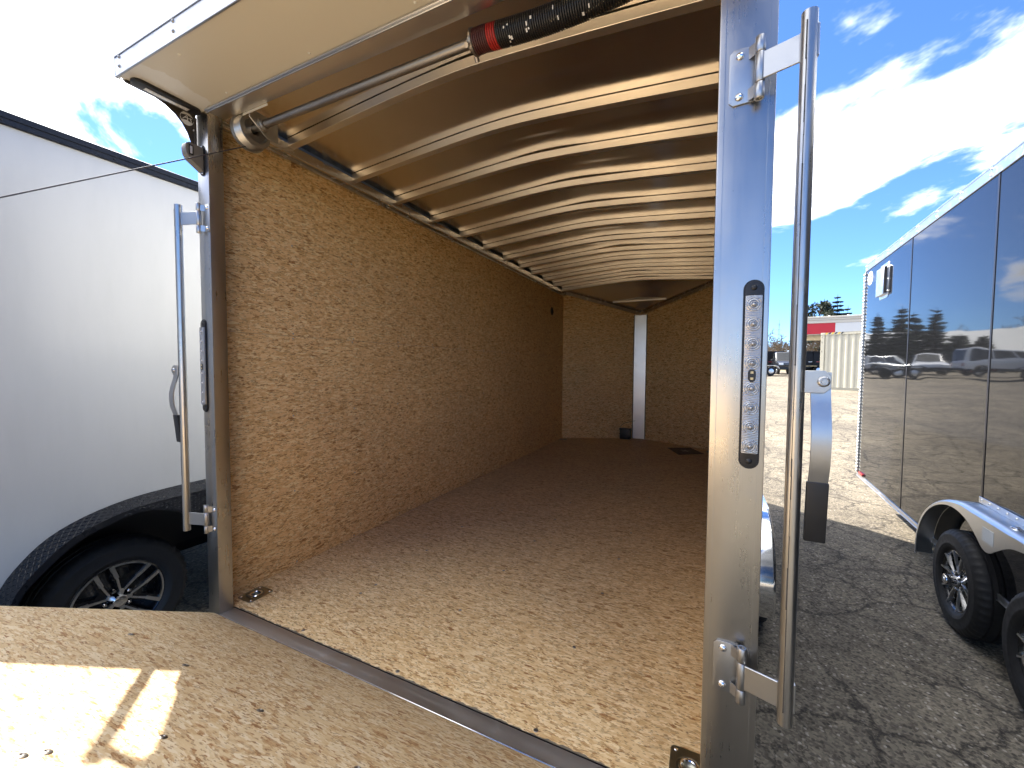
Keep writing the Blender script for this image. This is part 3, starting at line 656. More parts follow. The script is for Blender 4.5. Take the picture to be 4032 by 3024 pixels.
# torsion spring shaft with cable drum
SHY, SHZ = .130, 2.121
sh = MB().tube([(-1.86, SHY, SHZ), (-.02, SHY, SHZ)], .0155, 20).build('spring_shaft', 'dark_steel', TR)
MB().prism([(.074, 2.165), (.20, 2.165), (.20, 2.075), (.15, 2.075), (.074, 2.13)], 'x', -1.752, -1.748).build('shaft_bracket', 'zinc_steel', sh, .001, 1)
MB().lathe([(.017, 0), (.026, 0), (.028, .004), (.028, .010), (.023, .012), (.023, .022), (.018, .024)], (-1.747, SHY, SHZ), 'x', 24).build('shaft_bearing', 'zinc_steel', sh)
dp_ = [(.016, -.008), (.072, -.008), (.076, -.003), (.076, .004)]+[(.066+(.004 if i % 2 else 0), .006+.0042*i) for i in range(11)]+[(.066, .052), (.050, .054), (.046, .045), (.016, .043)]
MB().lathe(dp_, (-1.845, SHY, SHZ-.012), 'x', 48).build('cable_drum', 'zinc_steel', sh, sharp=50)
inst('bolt', rivet_mesh('bolt_small', 'zinc_steel', .0045, .004, '-y'), sh, T(-1.76, .0735, 2.15))
def spz(x): return SHZ-.003-.017*math.sin(math.pi*max(0, min(1, (x+.66)/.5)))
def spring(x0, x1, mat, name, ph=0.):
    turns = int((x1-x0)/.0070); n = turns*14; pts = []
    for i in range(n+1):
        t = i/n; x = x0+(x1-x0)*t; a = 2*math.pi*turns*t+ph
        zc_ = spz(x)
        pts.append((x, SHY+.033*math.cos(a), zc_+.033*math.sin(a)))
    return MB().tube(pts, .0034, 5, True).build(name, mat, sh, sharp=80)
mat_plain('spring_maroon', (.07, .018, .018), .4, 0, .3, 60)
spring(-.690, -.640, 'spring_maroon', 'spring_coil'); spring(-.640, -.608, 'paint_red', 'spring_coil'); spring(-.608, -.10, 'spring_black', 'spring_coil')
cn = MB().lathe([(.017, -.014), (.026, -.014), (.026, -.006), (.038, -.003), (.038, .004), (.029, .008), (.029, .03)], (-.695, SHY, SHZ-.002), 'x', 24).build('winding_cone', 'dark_steel', sh, sharp=50)
for a in (40, 220, 310):
    MB().tube([(-.702, SHY+.034*math.cos(rad(a)), SHZ-.002+.034*math.sin(rad(a))), (-.702, SHY+.050*math.cos(rad(a)), SHZ-.002+.050*math.sin(rad(a)))], .0075, 12).build('cone_lug', 'dark_steel', sh)
pm = MB()
for i in range(26):
    x = RN.choice((-.565, -.50, -.41, -.33))+RN.uniform(-.012, .012); a = rad(RN.uniform(180, 330)); zc_ = spz(x)
    p = Vector((x, SHY+.0368*math.cos(a), zc_+.0368*math.sin(a))); t2 = Vector((0, -math.sin(a), math.cos(a))); l = RN.uniform(.002, .006); wx = RN.uniform(.0015, .0032)
    pm.add([p+t2*l+Vector((wx, 0, 0)), p-t2*l+Vector((wx, 0, 0)), p-t2*l-Vector((wx, 0, 0)), p+t2*l-Vector((wx, 0, 0))], [(0, 1, 2, 3)])
pm.build('paint_marks', 'paint_white', sh)
# ramp cable
MB().tube([(-1.835, SHY-.02, SHZ-.078), (-1.86, -1.53, .925)], .0023, 8).build('ramp_cable', 'cable_steel', TR)

# ramp door, raised about thirty degrees
RA = math.atan(.592)
rm = T(0, 0, .006) @ Matrix.Rotation(-RA, 4, 'X')
def rampbox(x0, x1, s0, s1, h0, h1): return MB().box(x0, x1, -s1, -s0, h0, h1).tf(rm)
rd = rampbox(-1.925, -.012, .012, 2.02, -.018, 0).build('ramp_door', 'osb_ramp', TR, .001, 1)
rampbox(-1.932, -1.926, .012, 2.03, -.065, -.001).build('ramp_edge_trim', 'deck_wood', rd); rampbox(-.011, -.005, .012, 2.03, -.065, -.001).build('ramp_edge_trim', 'rail_aluminium', rd)
rampbox(-1.925, -.012, .014, 2.02, -.062, -.019).build('ramp_frame', 'black_satin', rd)
rampbox(-1.925, -.012, .0045, .0115, -.03, -.002).build('hinge_gap_seal', 'seam_dark', rd)
RSC = MB().lathe([(0, .0006), (.0026, .0006), (.0034, .0018), (.0075, .0014), (.0092, .0002)], (0, 0, 0), 'z', 12).mesh('screw'); RSC.materials.append(MATS['dark_steel'])
for x, s in ((-.972, .92), (-.969, .89), (-1.317, .472), (-.975, .478), (-.942, .722), (-1.616, .478), (-.649, .48), (-.649, .93), (-1.317, .93), (-.33, .48)):
    inst('screw', RSC, rd, rm @ T(x, -s, .0005))

# recessed tie-down rings
def dring(x, y, hx=.050, hy=.058):
    o = MB(); n = 6; rc = .014; poly = []
    for cx_, cy_, a0 in ((x+hx-rc, y+hy-rc, 0), (x-hx+rc, y+hy-rc, 90), (x-hx+rc, y-hy+rc, 180), (x+hx-rc, y-hy+rc, 270)):
        poly += [(cx_+rc*math.cos(rad(a0+90*k/n)), cy_+rc*math.sin(rad(a0+90*k/n))) for k in range(n+1)]
    m = len(poly); ci = [(x+.034*math.cos(2*math.pi*k/m+rad(45.)*0+rad(.0)), y+.034*math.sin(2*math.pi*k/m)) for k in range(m)]
    vs = [(p[0], p[1], .0005) for p in poly]+[(p[0], p[1], .0028) for p in poly]+[(p[0], p[1], .0028) for p in ci]
    for rr, zz_ in ((.030, -.003), (.026, -.010), (.016, -.015), (.001, -.016)): vs += [(x+rr*math.cos(2*math.pi*k/m), y+rr*math.sin(2*math.pi*k/m), zz_) for k in range(m)]
    fs = [(l*m+k, l*m+(k+1) % m, (l+1)*m+(k+1) % m, (l+1)*m+k) for l in range(6) for k in range(m)]
    o = o.add(vs, fs).build('tie_down', 'olive_zinc', TR, sharp=40)
    R_ = .0235; pts = [(x+R_*math.cos(2*math.pi*k/28), y+.002+R_*math.sin(2*math.pi*k/28), .0015) for k in range(29)]
    MB().tube(pts, .0052, 10, False).build('ring', 'chrome', o)
    MB().box(x-.020, x+.020, y-.034, y-.022, .0015, .0085).build('ring_clip', 'zinc_steel', o, .003, 2)
    for sx_ in (-1, 1):
        for sy_ in (-1, 1): inst('screw', rivet_mesh('ring_screw', 'chrome', .0062, .0035, '+z'), o, T(x+sx_*(hx-.013), y+sy_*(hy-.013), .0028))
    return o
# pan recesses need a hole in the floor: floor boards are cut by a small boolean
for nm, (x, y) in (('a', (-1.930, .172)), ('b', (-.026, .160))):
    dring(x, y)
cut = MB()
for x, y in ((-1.930, .172), (-.026, .160)):
    cut.prism([(x+.0335*math.cos(2*math.pi*k/28), y+.0335*math.sin(2*math.pi*k/28)) for k in range(28)], 'z', -.05, .05)
cme = cut.mesh('cutter'); cob = bpy.data.objects.new('cutter', cme); COL.objects.link(cob)
bm_ = fl.modifiers.new('cut', 'BOOLEAN'); bm_.object = cob; bm_.operation = 'DIFFERENCE'; bm_.solver = 'EXACT'
bpy.context.view_layer.update()
dg = bpy.context.evaluated_depsgraph_get(); newme = bpy.data.meshes.new_from_object(fl.evaluated_get(dg)); fl.modifiers.clear(); fl.data = newme; newme.name = 'floor'; newme.shade_flat()
bpy.data.objects.remove(cob)
for x, y in ((-1.96, 4.86), (.055, 4.86)):
    MB().box(x-.05, x+.05, y-.05, y+.05, .0004, .004).build('tie_down', 'olive_zinc', TR, .001, 1)

# right fender, wheels
def arc_fender(x0, x1, yc, zc_, r, a0, a1, mat, parent, name, lip=.02, flat=None):
    n = 22; b = MB(); vs = []; P = []
    for i in range(n+1):
        a = rad(a0+(a1-a0)*i/n); P.append((yc+r*math.cos(a), zc_+r*math.sin(a), a))
    if flat: P = P[:n//2+1]+[(p[0]+flat, p[1], p[2]) for p in P[n//2:]]
    secs = [(x0, 0), (x1-.018, 0), (x1-.006, -.004), (x1, -.013), (x1, -.013-lip), (x1-.003, -.013-lip), (x1-.003, -.012), (x1-.016, -.003), (x0, -.003)]
    m = len(secs)
    for (y, z, a) in P: vs += [(s[0], y+math.cos(a)*s[1], z+math.sin(a)*s[1]) for s in secs]
    fs = [(i*m+j, i*m+(j+1) % m, (i+1)*m+(j+1) % m, (i+1)*m+j) for i in range(len(P)-1) for j in range(m)]
    fs += [tuple(range(m)), tuple((len(P)-1)*m+j for j in range(m))]
    return b.add(vs, fs).build(name, mat, parent, sharp=50)
arc_fender(.139, .400, 3.16, -.305, .425, -18, 90, 'polished_aluminium', TR, 'fender', .03)
arc_fender(.139, .400, 2.27, -.305, .425, 90, 198, 'polished_aluminium', TR, 'fender', .03)
MB().box(.139, .400, 2.2701, 3.1599, .116, .120).build('fender', 'polished_aluminium', TR)
for y in (2.27, 3.16): wheel(TR, 'split', T(.385, y, -.312), RN.uniform(0, 1))
for y in (2.27, 3.16): wheel(TR, 'split', T(-2.29, y, -.312) @ Rz(math.pi), RN.uniform(0, 1))
MB().box(-.98, -.92, 5.5, 7.4, -.12, -.04).build('tongue', 'black_satin', TR); MB().tube([(-.95, 6.6, GZ), (-.95, 6.6, .25)], .035, 12).build('tongue_jack', 'dark_steel', TR)

# things lying in the trailer
bb = thing('battery_box', 'small black battery box with a thin wire beside the nose post', 'battery box', (-1.13, 5.35, 0))
MB().box(-1.205, -1.055, 5.30, 5.41, .0005, .142).build('case', 'black_plastic', bb, .006, 2); MB().box(-1.213, -1.047, 5.292, 5.418, .1425, .162).build('lid', 'black_plastic', bb, .005, 2)
MB().tube([(-1.20, 5.33, .16), (-1.195, 5.35, .20), (-1.15, 5.38, .24), (-1.08, 5.42, .255), (-1.0, 5.452, .275)], .003, 6).build('wire', 'cable_steel', bb)
lf = MB(); q = [(-.480, 4.887), (-.199, 5.033), (-.026, 4.685), (-.314, 4.485)]
lfm = lf.prism(q, 'z', .0008, .0045).build('leaflet', 'leaflet')
tag(lfm, 'dark leaflet with a pale printed mark lying on the floor near the nose', 'leaflet')
c_ = Vector((-.25, 4.77)); st = []
for k in range(10):
    rr = .075 if k % 2 == 0 else .028; a = rad(20+36*k); st.append((c_.x+rr*math.cos(a), c_.y+rr*math.sin(a)))
MB().prism(st, 'z', .0046, .0051).build('printed_mark', 'print_grey', lfm)

# ================================================================== white trailer on the left
WT = thing('white_trailer', 'white enclosed trailer with black roof rail parked left of the open ramp', 'trailer', (-4.2, 1.2, GZ))
XW = -3.0
def arch(yc, zc_, r, a0, a1, n): return [(yc+r*math.cos(rad(a0+(a1-a0)*i/n)), zc_+r*math.sin(rad(a0+(a1-a0)*i/n))) for i in range(n+1)]
WY, WZ = (.10, 1.00), -.312
op = [(-.42, -.26), (-.36, -.02), (-.26, .13), (-.12, .225), (.05, .28), (.30, .30), (.80, .30), (1.05, .28), (1.22, .225), (1.36, .13), (1.46, -.02), (1.52, -.26)]
body = [(-2.6, -.26)]+op+[(5.4, -.26), (5.4, 2.24), (-2.6, 2.24)]
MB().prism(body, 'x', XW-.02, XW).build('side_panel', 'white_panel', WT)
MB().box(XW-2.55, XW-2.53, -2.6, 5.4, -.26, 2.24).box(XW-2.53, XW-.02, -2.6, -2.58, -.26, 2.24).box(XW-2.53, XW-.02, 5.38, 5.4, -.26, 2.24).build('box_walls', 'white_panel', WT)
MB().prism([(XW-2.55, 2.241), (XW, 2.241), (XW, 2.262), (XW-.6, 2.30), (XW-1.27, 2.315), (XW-1.95, 2.30), (XW-2.55, 2.262)], 'y', -2.6, 5.4).build('roof', 'white_paint', WT)
rr_ = MB().box(XW, XW+.014, -2.6, 5.4, 2.209, 2.2685).box(XW+.0141, XW+.019, -2.6, 5.4, 2.238, 2.2695).box(XW+.0141, XW+.018, -2.6, 5.4, 2.209, 2.2165).build('roof_rail', 'black_satin', WT, .002, 1)
for i in range(14): inst('rivet', rivet_mesh('black_rivet', 'black_satin', .006, .004, '+x'), rr_, T(XW+.0141, -1.5+.40*i, 2.227))
MB().box(XW-2.1, XW-.46, -2.55, 5.35, -.27, -.20).build('underfloor', 'black_satin', WT)
MB().box(XW-.45, XW-.44, -.45, 1.55, -.2, .42).box(XW-.44, XW-.02, -.45, 1.55, .31, .32).build('wheel_box', 'black_plastic', WT)
# tread-plate fender: a sloping top and an upright skirt with two wheel arches
xo = XW+.135
top_w = [(-.44, -.30), (-.385, -.02), (-.295, .13), (-.165, .238), (.04, .308), (.30, .335), (.80, .335), (1.06, .308), (1.265, .238), (1.395, .13), (1.485, -.02), (1.54, -.30)]
top_o = [(-.44, -.30), (-.370, -.02), (-.287, .106), (-.152, .222), (.057, .290), (.30, .303), (.80, .303), (1.05, .290), (1.25, .222), (1.387, .106), (1.47, -.02), (1.54, -.30)]
low_o = [(-.41, -.30), (-.342, -.02), (-.250, .098), (-.128, .198), (.008, .246), (.15, .262), (.309, .20), (.45, .05), (.55, -.06), (.65, .05), (.79, .20), (.95, .262), (1.09, .246), (1.228, .198), (1.35, .098), (1.442, -.02), (1.51, -.30)]
def crom(P, k=4):
    Q = [P[0]]+P+[P[-1]]; out = []
    for i in range(len(P)-1):
        for j in range(k):
            u = j/k; p = []
            for d in (0, 1):
                a_, b_, c_, d_ = Q[i][d], Q[i+1][d], Q[i+2][d], Q[i+3][d]
                p.append(.5*(2*b_+(c_-a_)*u+(2*a_-5*b_+4*c_-d_)*u*u+(3*b_-a_-3*c_+d_)*u**3))
            out.append(tuple(p))
    return out+[P[-1]]
top_w, top_o, low_o = crom(top_w), crom(top_o), crom(low_o)
b = MB(); n = len(top_w)
b.add([(XW+.001, *p) for p in top_w]+[(xo, *p) for p in top_o], [(i, i+1, n+i+1, n+i) for i in range(n-1)])
fd = b.build('fender', 'tread_black' if 'tread_black' in MATS else 'black_satin', WT, sharp=60)
MB().prism(top_o+low_o[::-1], 'x', xo-.003, xo+.0005).build('fender_skirt', 'black_satin', WT)
def lerp_path(P, t):
    L = [math.dist(P[i], P[i+1]) for i in range(len(P)-1)]; s = t*sum(L)
    for i, l in enumerate(L):
        if s <= l or i == len(L)-1: f = s/l; return (P[i][0]+(P[i+1][0]-P[i][0])*f, P[i][1]+(P[i+1][1]-P[i][1])*f), math.atan2(P[i+1][1]-P[i][1], P[i+1][0]-P[i][0])
        s -= l
b = MB()
def lozenge(c, t1, t2, nn, l=.0135, wd=.0036, h=.0028):
    b.add([c+t1*l, c+t2*wd, c-t1*l, c-t2*wd, c+nn*h], [(0, 1, 4), (1, 2, 4), (2, 3, 4), (3, 0, 4)])
for i in range(84):
    t = .02+.62*i/84
    (yw, zw), aw = lerp_path(top_w, t); (yo, zo), ao = lerp_path(top_o, t)
    d = Vector((0, math.cos(ao), math.sin(ao))); e = Vector((xo-XW, yo-yw, zo-zw)).normalized(); nn = d.cross(e)
    if nn.z < 0: nn = -nn
    for j in range(6):
        f = (j+.5)/6; c = Vector((XW+(xo-XW)*f, yw+(yo-yw)*f, zw+(zo-zw)*f))+nn*.0004
        s = 1 if (i+j) % 2 else -1; t1 = (d+e*s).normalized(); lozenge(c, t1, nn.cross(t1), nn)
from mathutils.geometry import intersect_point_line
def inside(pt, poly):
    c = False; n_ = len(poly)
    for i in range(n_):
        a, q = poly[i], poly[i-1]
        if (a[1] > pt[1]) != (q[1] > pt[1]) and pt[0] < (q[0]-a[0])*(pt[1]-a[1])/(q[1]-a[1])+a[0]: c = not c
    return c
sk = top_o+low_o[::-1]
for i in range(60):
    for j in range(24):
        y, z = .05+.021*i, -.05+.0152*j
        if all(inside((y+dy, z+dz), sk) for dy in (-.01, .01) for dz in (-.008, .008)):
            s = 1 if (i+j) % 2 else -1; t1 = Vector((0, 1, .55*s)).normalized(); lozenge(Vector((xo+.0006, y, z)), t1, Vector((1, 0, 0)).cross(t1), Vector((1, 0, 0)), .0110, .0030, .0028)
tp = b.build('tread_pattern', 'black_satin', fd, sharp=10); tp['kind'] = 'stuff'
wheel(WT, 'petal', T(-3.08, WY[0]-.005, GZ+.338*1.06) @ Matrix.Scale(1.06, 4), rad(72)); wheel(WT, 'petal', T(-3.08, WY[1], GZ+.338*1.06) @ Matrix.Scale(1.06, 4), rad(20))
for y in WY: wheel(WT, 'petal', T(-5.45, y, WZ) @ Rz(math.pi), rad(20))
MB().box(-4.3, -4.22, 5.3, 7, -.3, -.2).build('tongue', 'black_satin', WT); MB().tube([(-4.26, 6.6, gz(0, 6.6)), (-4.26, 6.6, .3)], .035, 12).build('tongue_jack', 'dark_steel', WT)

# ================================================================== black trailer on the right
TH = math.atan(.0552)
BMT = T(1.45, 0, 0) @ Rz(-TH)              # local: +y along the wall, -x outward to us
BT = thing('black_trailer', 'glossy black enclosed trailer with silver roof trim parked to the right', 'trailer', (2.6, 2.2, GZ))
def bl(mb): return mb.tf(BMT)
YE = 5.575; ZT, ZB = 2.392, -.265
seams = [YE-.012, 4.025, 2.605, 1.19, -.22, -1.6]
for i in range(5):
    bl(MB().box(-.0035, .004, seams[i+1]+.0025, seams[i]-.0025, ZB+.04, 2.312)).build('side_panel', 'black_gloss', BT)
    if i < 4: bl(MB().box(-.0065, .0, seams[i+1]-.0085, seams[i+1]+.0085, ZB+.04, 2.311)).build('seam_strip', 'seam_dark', BT)
bl(MB().box(.0045, 2.2, -1.6, YE-.01, ZB+.02, 2.36)).build('box_body', 'black_satin', BT)
rb = bl(MB().box(-.010, .02, -1.6, YE, 2.312, ZT).box(-.0135, -.0101, -1.6, YE, ZT-.012, ZT+.002).box(-.0125, -.0101, -1.6, YE, 2.311, 2.319)).build('roof_trim', 'trim_aluminium', BT, .0012, 1)
bl(MB().prism([(-.005, ZT-.002), (.7, ZT+.045), (1.1, ZT+.05), (1.5, ZT+.045), (2.2, ZT-.002)], 'y', -1.6, YE-.02)).build('roof', 'trim_aluminium', BT)
RB = rivet_mesh('rail_rivet', 'trim_aluminium', .0085, .007, '-x')
for i in range(14):
    for z in (2.372, 2.332): inst('rivet', RB, rb, BMT @ T(-.010, YE-.05-.405*i, z))
br_ = bl(MB().box(-.012, .03, -1.6, YE, ZB, ZB+.039).box(-.016, -.0121, -1.6, YE, ZB, ZB+.006)).build('bottom_rail', 'trim_aluminium', BT, .0012, 1)
for i in range(10): inst('rivet', RB, br_, BMT @ T(-.012, YE-.35-.60*i, ZB+.02))
# screwed corner moulding; glints on its screw heads are painted white
cm = bl(MB().box(-.012, .03, YE-.0115, YE+.012, ZB+.04, 2.311)).build('corner_moulding', 'trim_aluminium', BT, .003, 1)
CS = MB().lathe([(0, .014), (.008, .013), (.014, .009), (.0165, .002), (.0165, -.002)], (0, 0, 0), 'x', 10, -1).mesh('moulding_screw'); CS.materials.append(MATS['paint_white'])
for i in range(62): inst('moulding_screw', CS, cm, BMT @ T(-.012, YE+.001+.006*(-1)**i, ZB+.07+.0405*i))
# emblem
em = MB(); cy, cz = 5.372, 2.198
def ovalp(ry, rz, n=28): return [(cy+ry*math.cos(2*math.pi*k/n), cz+rz*math.sin(2*math.pi*k/n)) for k in range(n)]
o1, o2 = ovalp(.105, .082), ovalp(.083, .062); n = 28
em.add([(-.0045, *p) for p in o1]+[(-.0045, *p) for p in o2], [(i, (i+1) % n, n+(i+1) % n, n+i) for i in range(n)])
for p in ([(-.085, -.004), (.085, .004), (.085, -.012), (-.085, -.020)], [(-.008, .045), (.010, .045), (.010, -.062), (-.008, -.062)], [(-.07, .02), (0, .055), (0, .040), (-.07, .005)], [(.07, .02), (0, .055), (0, .040), (.07, .005)], [(-.055, -.015), (-.042, -.015), (-.042, -.05), (-.055, -.05)], [(.042, -.01), (.055, -.01), (.055, -.05), (.042, -.05)]):
    em.add([(-.0047, cy+q[0], cz+q[1]) for q in p], [(0, 1, 2, 3)])
bl(em).build('emblem', 'paint_white', BT)
# side vent
sv = bl(MB().prism([(4.66, 1.90), (4.68, 1.868), (4.95, 1.868), (4.97, 1.90), (4.97, 2.215), (4.95, 2.247), (4.68, 2.247), (4.66, 2.215)], 'x', -.0075, -.0036)).build('side_vent', 'trim_aluminium', BT, .001, 1)
bl(MB().prism([(-.0076, 1.905), (-.040, 1.905), (-.043, 1.92), (-.043, 2.20), (-.0076, 2.215)], 'y', 4.70, 4.955)).build('vent_hood', 'trim_aluminium', sv, .002, 1)
bl(MB().box(-.036, -.012, 4.6955, 4.6998, 1.915, 2.195)).build('vent_mouth', 'dark_bronze', sv)
for z in (1.935, 2.06, 2.185): inst('rivet', RB, sv, BMT @ T(-.0076, 4.677, z))
bl(MB().box(-.022, -.004, 5.29, 5.47, ZB+.045, ZB+.075)).build('marker_light', 'lamp_red', BT, .004, 2)
# jeep-style double fender
xo = -.115; WYB = (2.685, 1.795); WZB = -.318
outer = [(3.285, -.36), (3.268, -.20), (3.21, -.07), (3.11, .04), (2.96, .135), (2.80, .20), (2.62, .238), (2.45, .245), (2.03, .245), (1.86, .238), (1.68, .20), (1.52, .135), (1.37, .04), (1.27, -.07), (1.21, -.20), (1.195, -.36)]
low = [(3.245, -.36), (3.225, -.20), (3.17, -.08), (3.07, .03), (2.93, .115), (2.77, .168), (2.63, .182), (2.50, .165), (2.42, .135), (2.34, .09), (2.29, .06), (2.24, .048), (2.19, .06), (2.14, .09), (2.06, .135), (1.98, .165), (1.85, .182), (1.71, .168), (1.55, .115), (1.41, .03), (1.31, -.08), (1.255, -.20), (1.235, -.36)]
outer, low = crom(outer, 3), crom(low, 3)
m = len(outer); b = MB(); prof = [(-.0045, 0), (xo+.03, 0), (xo+.010, -.006), (xo, -.022)]
cyc = 2.24
vs = []
for y, z in outer:
    dv = Vector((y-cyc, (z+.2)*1.)).normalized() if abs(y-cyc) > .25 else Vector((0, 1))
    vs += [(p[0], y+dv.x*p[1], z+dv.y*p[1]) for p in prof]
b.add(vs, [(i*4+j, i*4+j+1, (i+1)*4+j+1, (i+1)*4+j) for i in range(m-1) for j in range(3)])
bl(b).build('fender', 'trim_aluminium', BT, sharp=60)
inner = []
for y, z in outer:
    dv = Vector((y-cyc, (z+.2))).normalized() if abs(y-cyc) > .25 else Vector((0, 1)); inner.append((y-dv.x*.022, z-dv.y*.022))
bl(MB().prism(inner+low[::-1], 'x', xo-.0005, xo+.002)).build('fender_skirt', 'skirt_beige' if 'skirt_beige' in MATS else 'trim_aluminium', BT)
fb = bl(MB().box(-.012, -.0045, 1.90, 2.62, .2455, .285)).build('fender_flange', 'trim_aluminium', BT, .002, 1)
for i in range(8): inst('rivet', RB, fb, BMT @ T(-.012, 1.94+.092*i, .268))
stk = bl(MB().box(xo-.0015, xo-.0006, 2.165, 2.285, .105, .185)).build('sticker', 'sticker', BT)
gm = bl(MB().lathe([(0, .012), (.010, .012), (.018, .008), (.022, 0)], (-.06, 2.10, .2455), 'z', 14)).build('fender_light', 'chrome', BT)
bl(MB().tube([(-.06, 2.10, .252), (-.055, 2.03, .252), (-.045, 1.9, .250), (-.045, 1.7, .249)], .005, 6)).build('light_wire', 'cable_steel', BT)
bl(MB().box(.004, .30, 1.2, 3.28, -.26, -.25)).build('wheel_well', 'black_plastic', BT)
for y in WYB: wheel(BT, 'split', BMT @ T(-.088, y, WZB) @ Rz(math.pi), rad(12) if y > 2 else rad(40))
for y in WYB: wheel(BT, 'split', BMT @ T(2.3, y, WZB), rad(12))
bl(MB().tube([(.4, 2.24, -.33), (1.9, 2.24, -.33)], .04, 10)).build('axle', 'black_satin', BT)

# ================================================================== behind: container, canopy, trailers, trees
def frame_mat(p, ang, z): return T(p[0], p[1], z) @ Rz(ang)
CB = thing('shipping_container', 'beige corrugated shipping container standing in the sunlit lot', 'container', (7.5, 22.6, .03))
cm_ = frame_mat((5.06, 24.20), math.atan2(-.58, .81), .03)     # local +x along the face seen, -y towards us
CL, CW, CH = 6.06, 2.44, 2.85
def cb(mb): return mb.tf(cm_)
pts = []; x = .16; per = .275
while x < CL-.16-per:
    pts += [(x, .05), (x+.07, .014), (x+.14, .014), (x+.21, .05)]; x += per
pts += [(CL-.16, .05)]
b = MB(); n = len(pts); b.add([(p[0], p[1], .16) for p in pts]+[(p[0], p[1], CH-.12) for p in pts], [(i, i+1, n+i+1, n+i) for i in range(n-1)])
cb(b).build('side_wall', 'container_beige', CB, sharp=20)
cb(MB().box(.02, CL-.02, CW-.05, CW-.02, .1, CH-.1).box(.02, .05, .05, CW-.05, .1, CH-.1).box(CL-.05, CL-.02, .05, CW-.05, .1, CH-.1)).build('far_walls', 'container_beige', CB)
cb(MB().box(0, CL, .0, CW, CH-.03, CH-.01)).build('roof', 'container_beige', CB)
for x0 in (0, CL-.16):
    for y0 in (0, CW-.16): cb(MB().box(x0, x0+.16, y0, y0+.16, .12, CH-.12)).build('corner_post', 'container_beige', CB, .008, 1)
for x0 in (-.005, CL-.173):
    for y0 in (-.005, CW-.173):
        for z0 in (0, CH-.118): cb(MB().box(x0, x0+.178, y0, y0+.178, z0, z0+.118)).build('corner_casting', 'container_beige', CB, .006, 1)
cb(MB().box(.18, CL-.18, .0, .06, .0, .16)).build('bottom_rail', 'container_dark', CB); cb(MB().box(.18, CL-.18, .0, .06, CH-.12, CH)).build('top_rail', 'container_beige', CB)
for i in range(6):
    cb(MB().prism([(.185+.13*i, CH-.085), (.25+.13*i, CH-.085), (.315+.13*i, CH+.002), (.25+.13*i, CH+.002)], 'y', -.004, -.0005)).build('hazard_stripe', 'paint_yellow' if i % 2 == 0 else 'seam_dark', CB)
for z in (2.6, 2.35, 1.9): cb(MB().box(.03, .075, -.003, -.0004, z, z+.07)).build('marking', 'container_dark', CB)

CN = thing('canopy', 'flat canopy with white fascia and red end panel rising behind the beige container', 'canopy', (9.5, 42, .25))
A_, B_ = Vector((7.81, 42.95)), Vector((11.55, 42.65)); cnm = frame_mat(A_, math.atan2(B_.y-A_.y, B_.x-A_.x), 0)
def cn_(mb): return mb.tf(cnm)
z0c, z1c = 4.08, 5.06
cn_(MB().box(.0, 1.97, -.03, .0, z0c+.05, z1c)).build('red_panel', 'sign_red', CN); cn_(MB().box(1.972, 16, -.03, .0, z0c+.05, z1c)).build('white_panel', 'canopy_white', CN)
cn_(MB().box(-.03, -.0, .0, 9, z0c+.05, z1c)).build('end_panel', 'sign_red', CN)
cn_(MB().box(.0, 16, .001, 9, z0c, z0c+.06)).build('soffit', 'canopy_cream', CN)
cn_(MB().box(-.06, 16, -.07, 9, z1c+.002, z1c+.26).box(-.10, 16, -.11, 9, z1c+.262, z1c+.42).box(-.14, 16, -.15, 9, z1c+.422, z1c+.58)).build('cornice', 'canopy_cream', CN, .02, 1)
for x in (3.5, 9.5, 14.5):
    for y in (2.2, 7): cn_(MB().box(x-.2, x+.2, y-.2, y+.2, .2, z0c)).build('column', 'canopy_white', CN)
for i in range(7): cn_(MB().box(1.5+1.3*i, 1.62+1.3*i, .2, .4, z1c+.58, z1c+.68)).build('roof_fitting', 'canopy_white', CN)

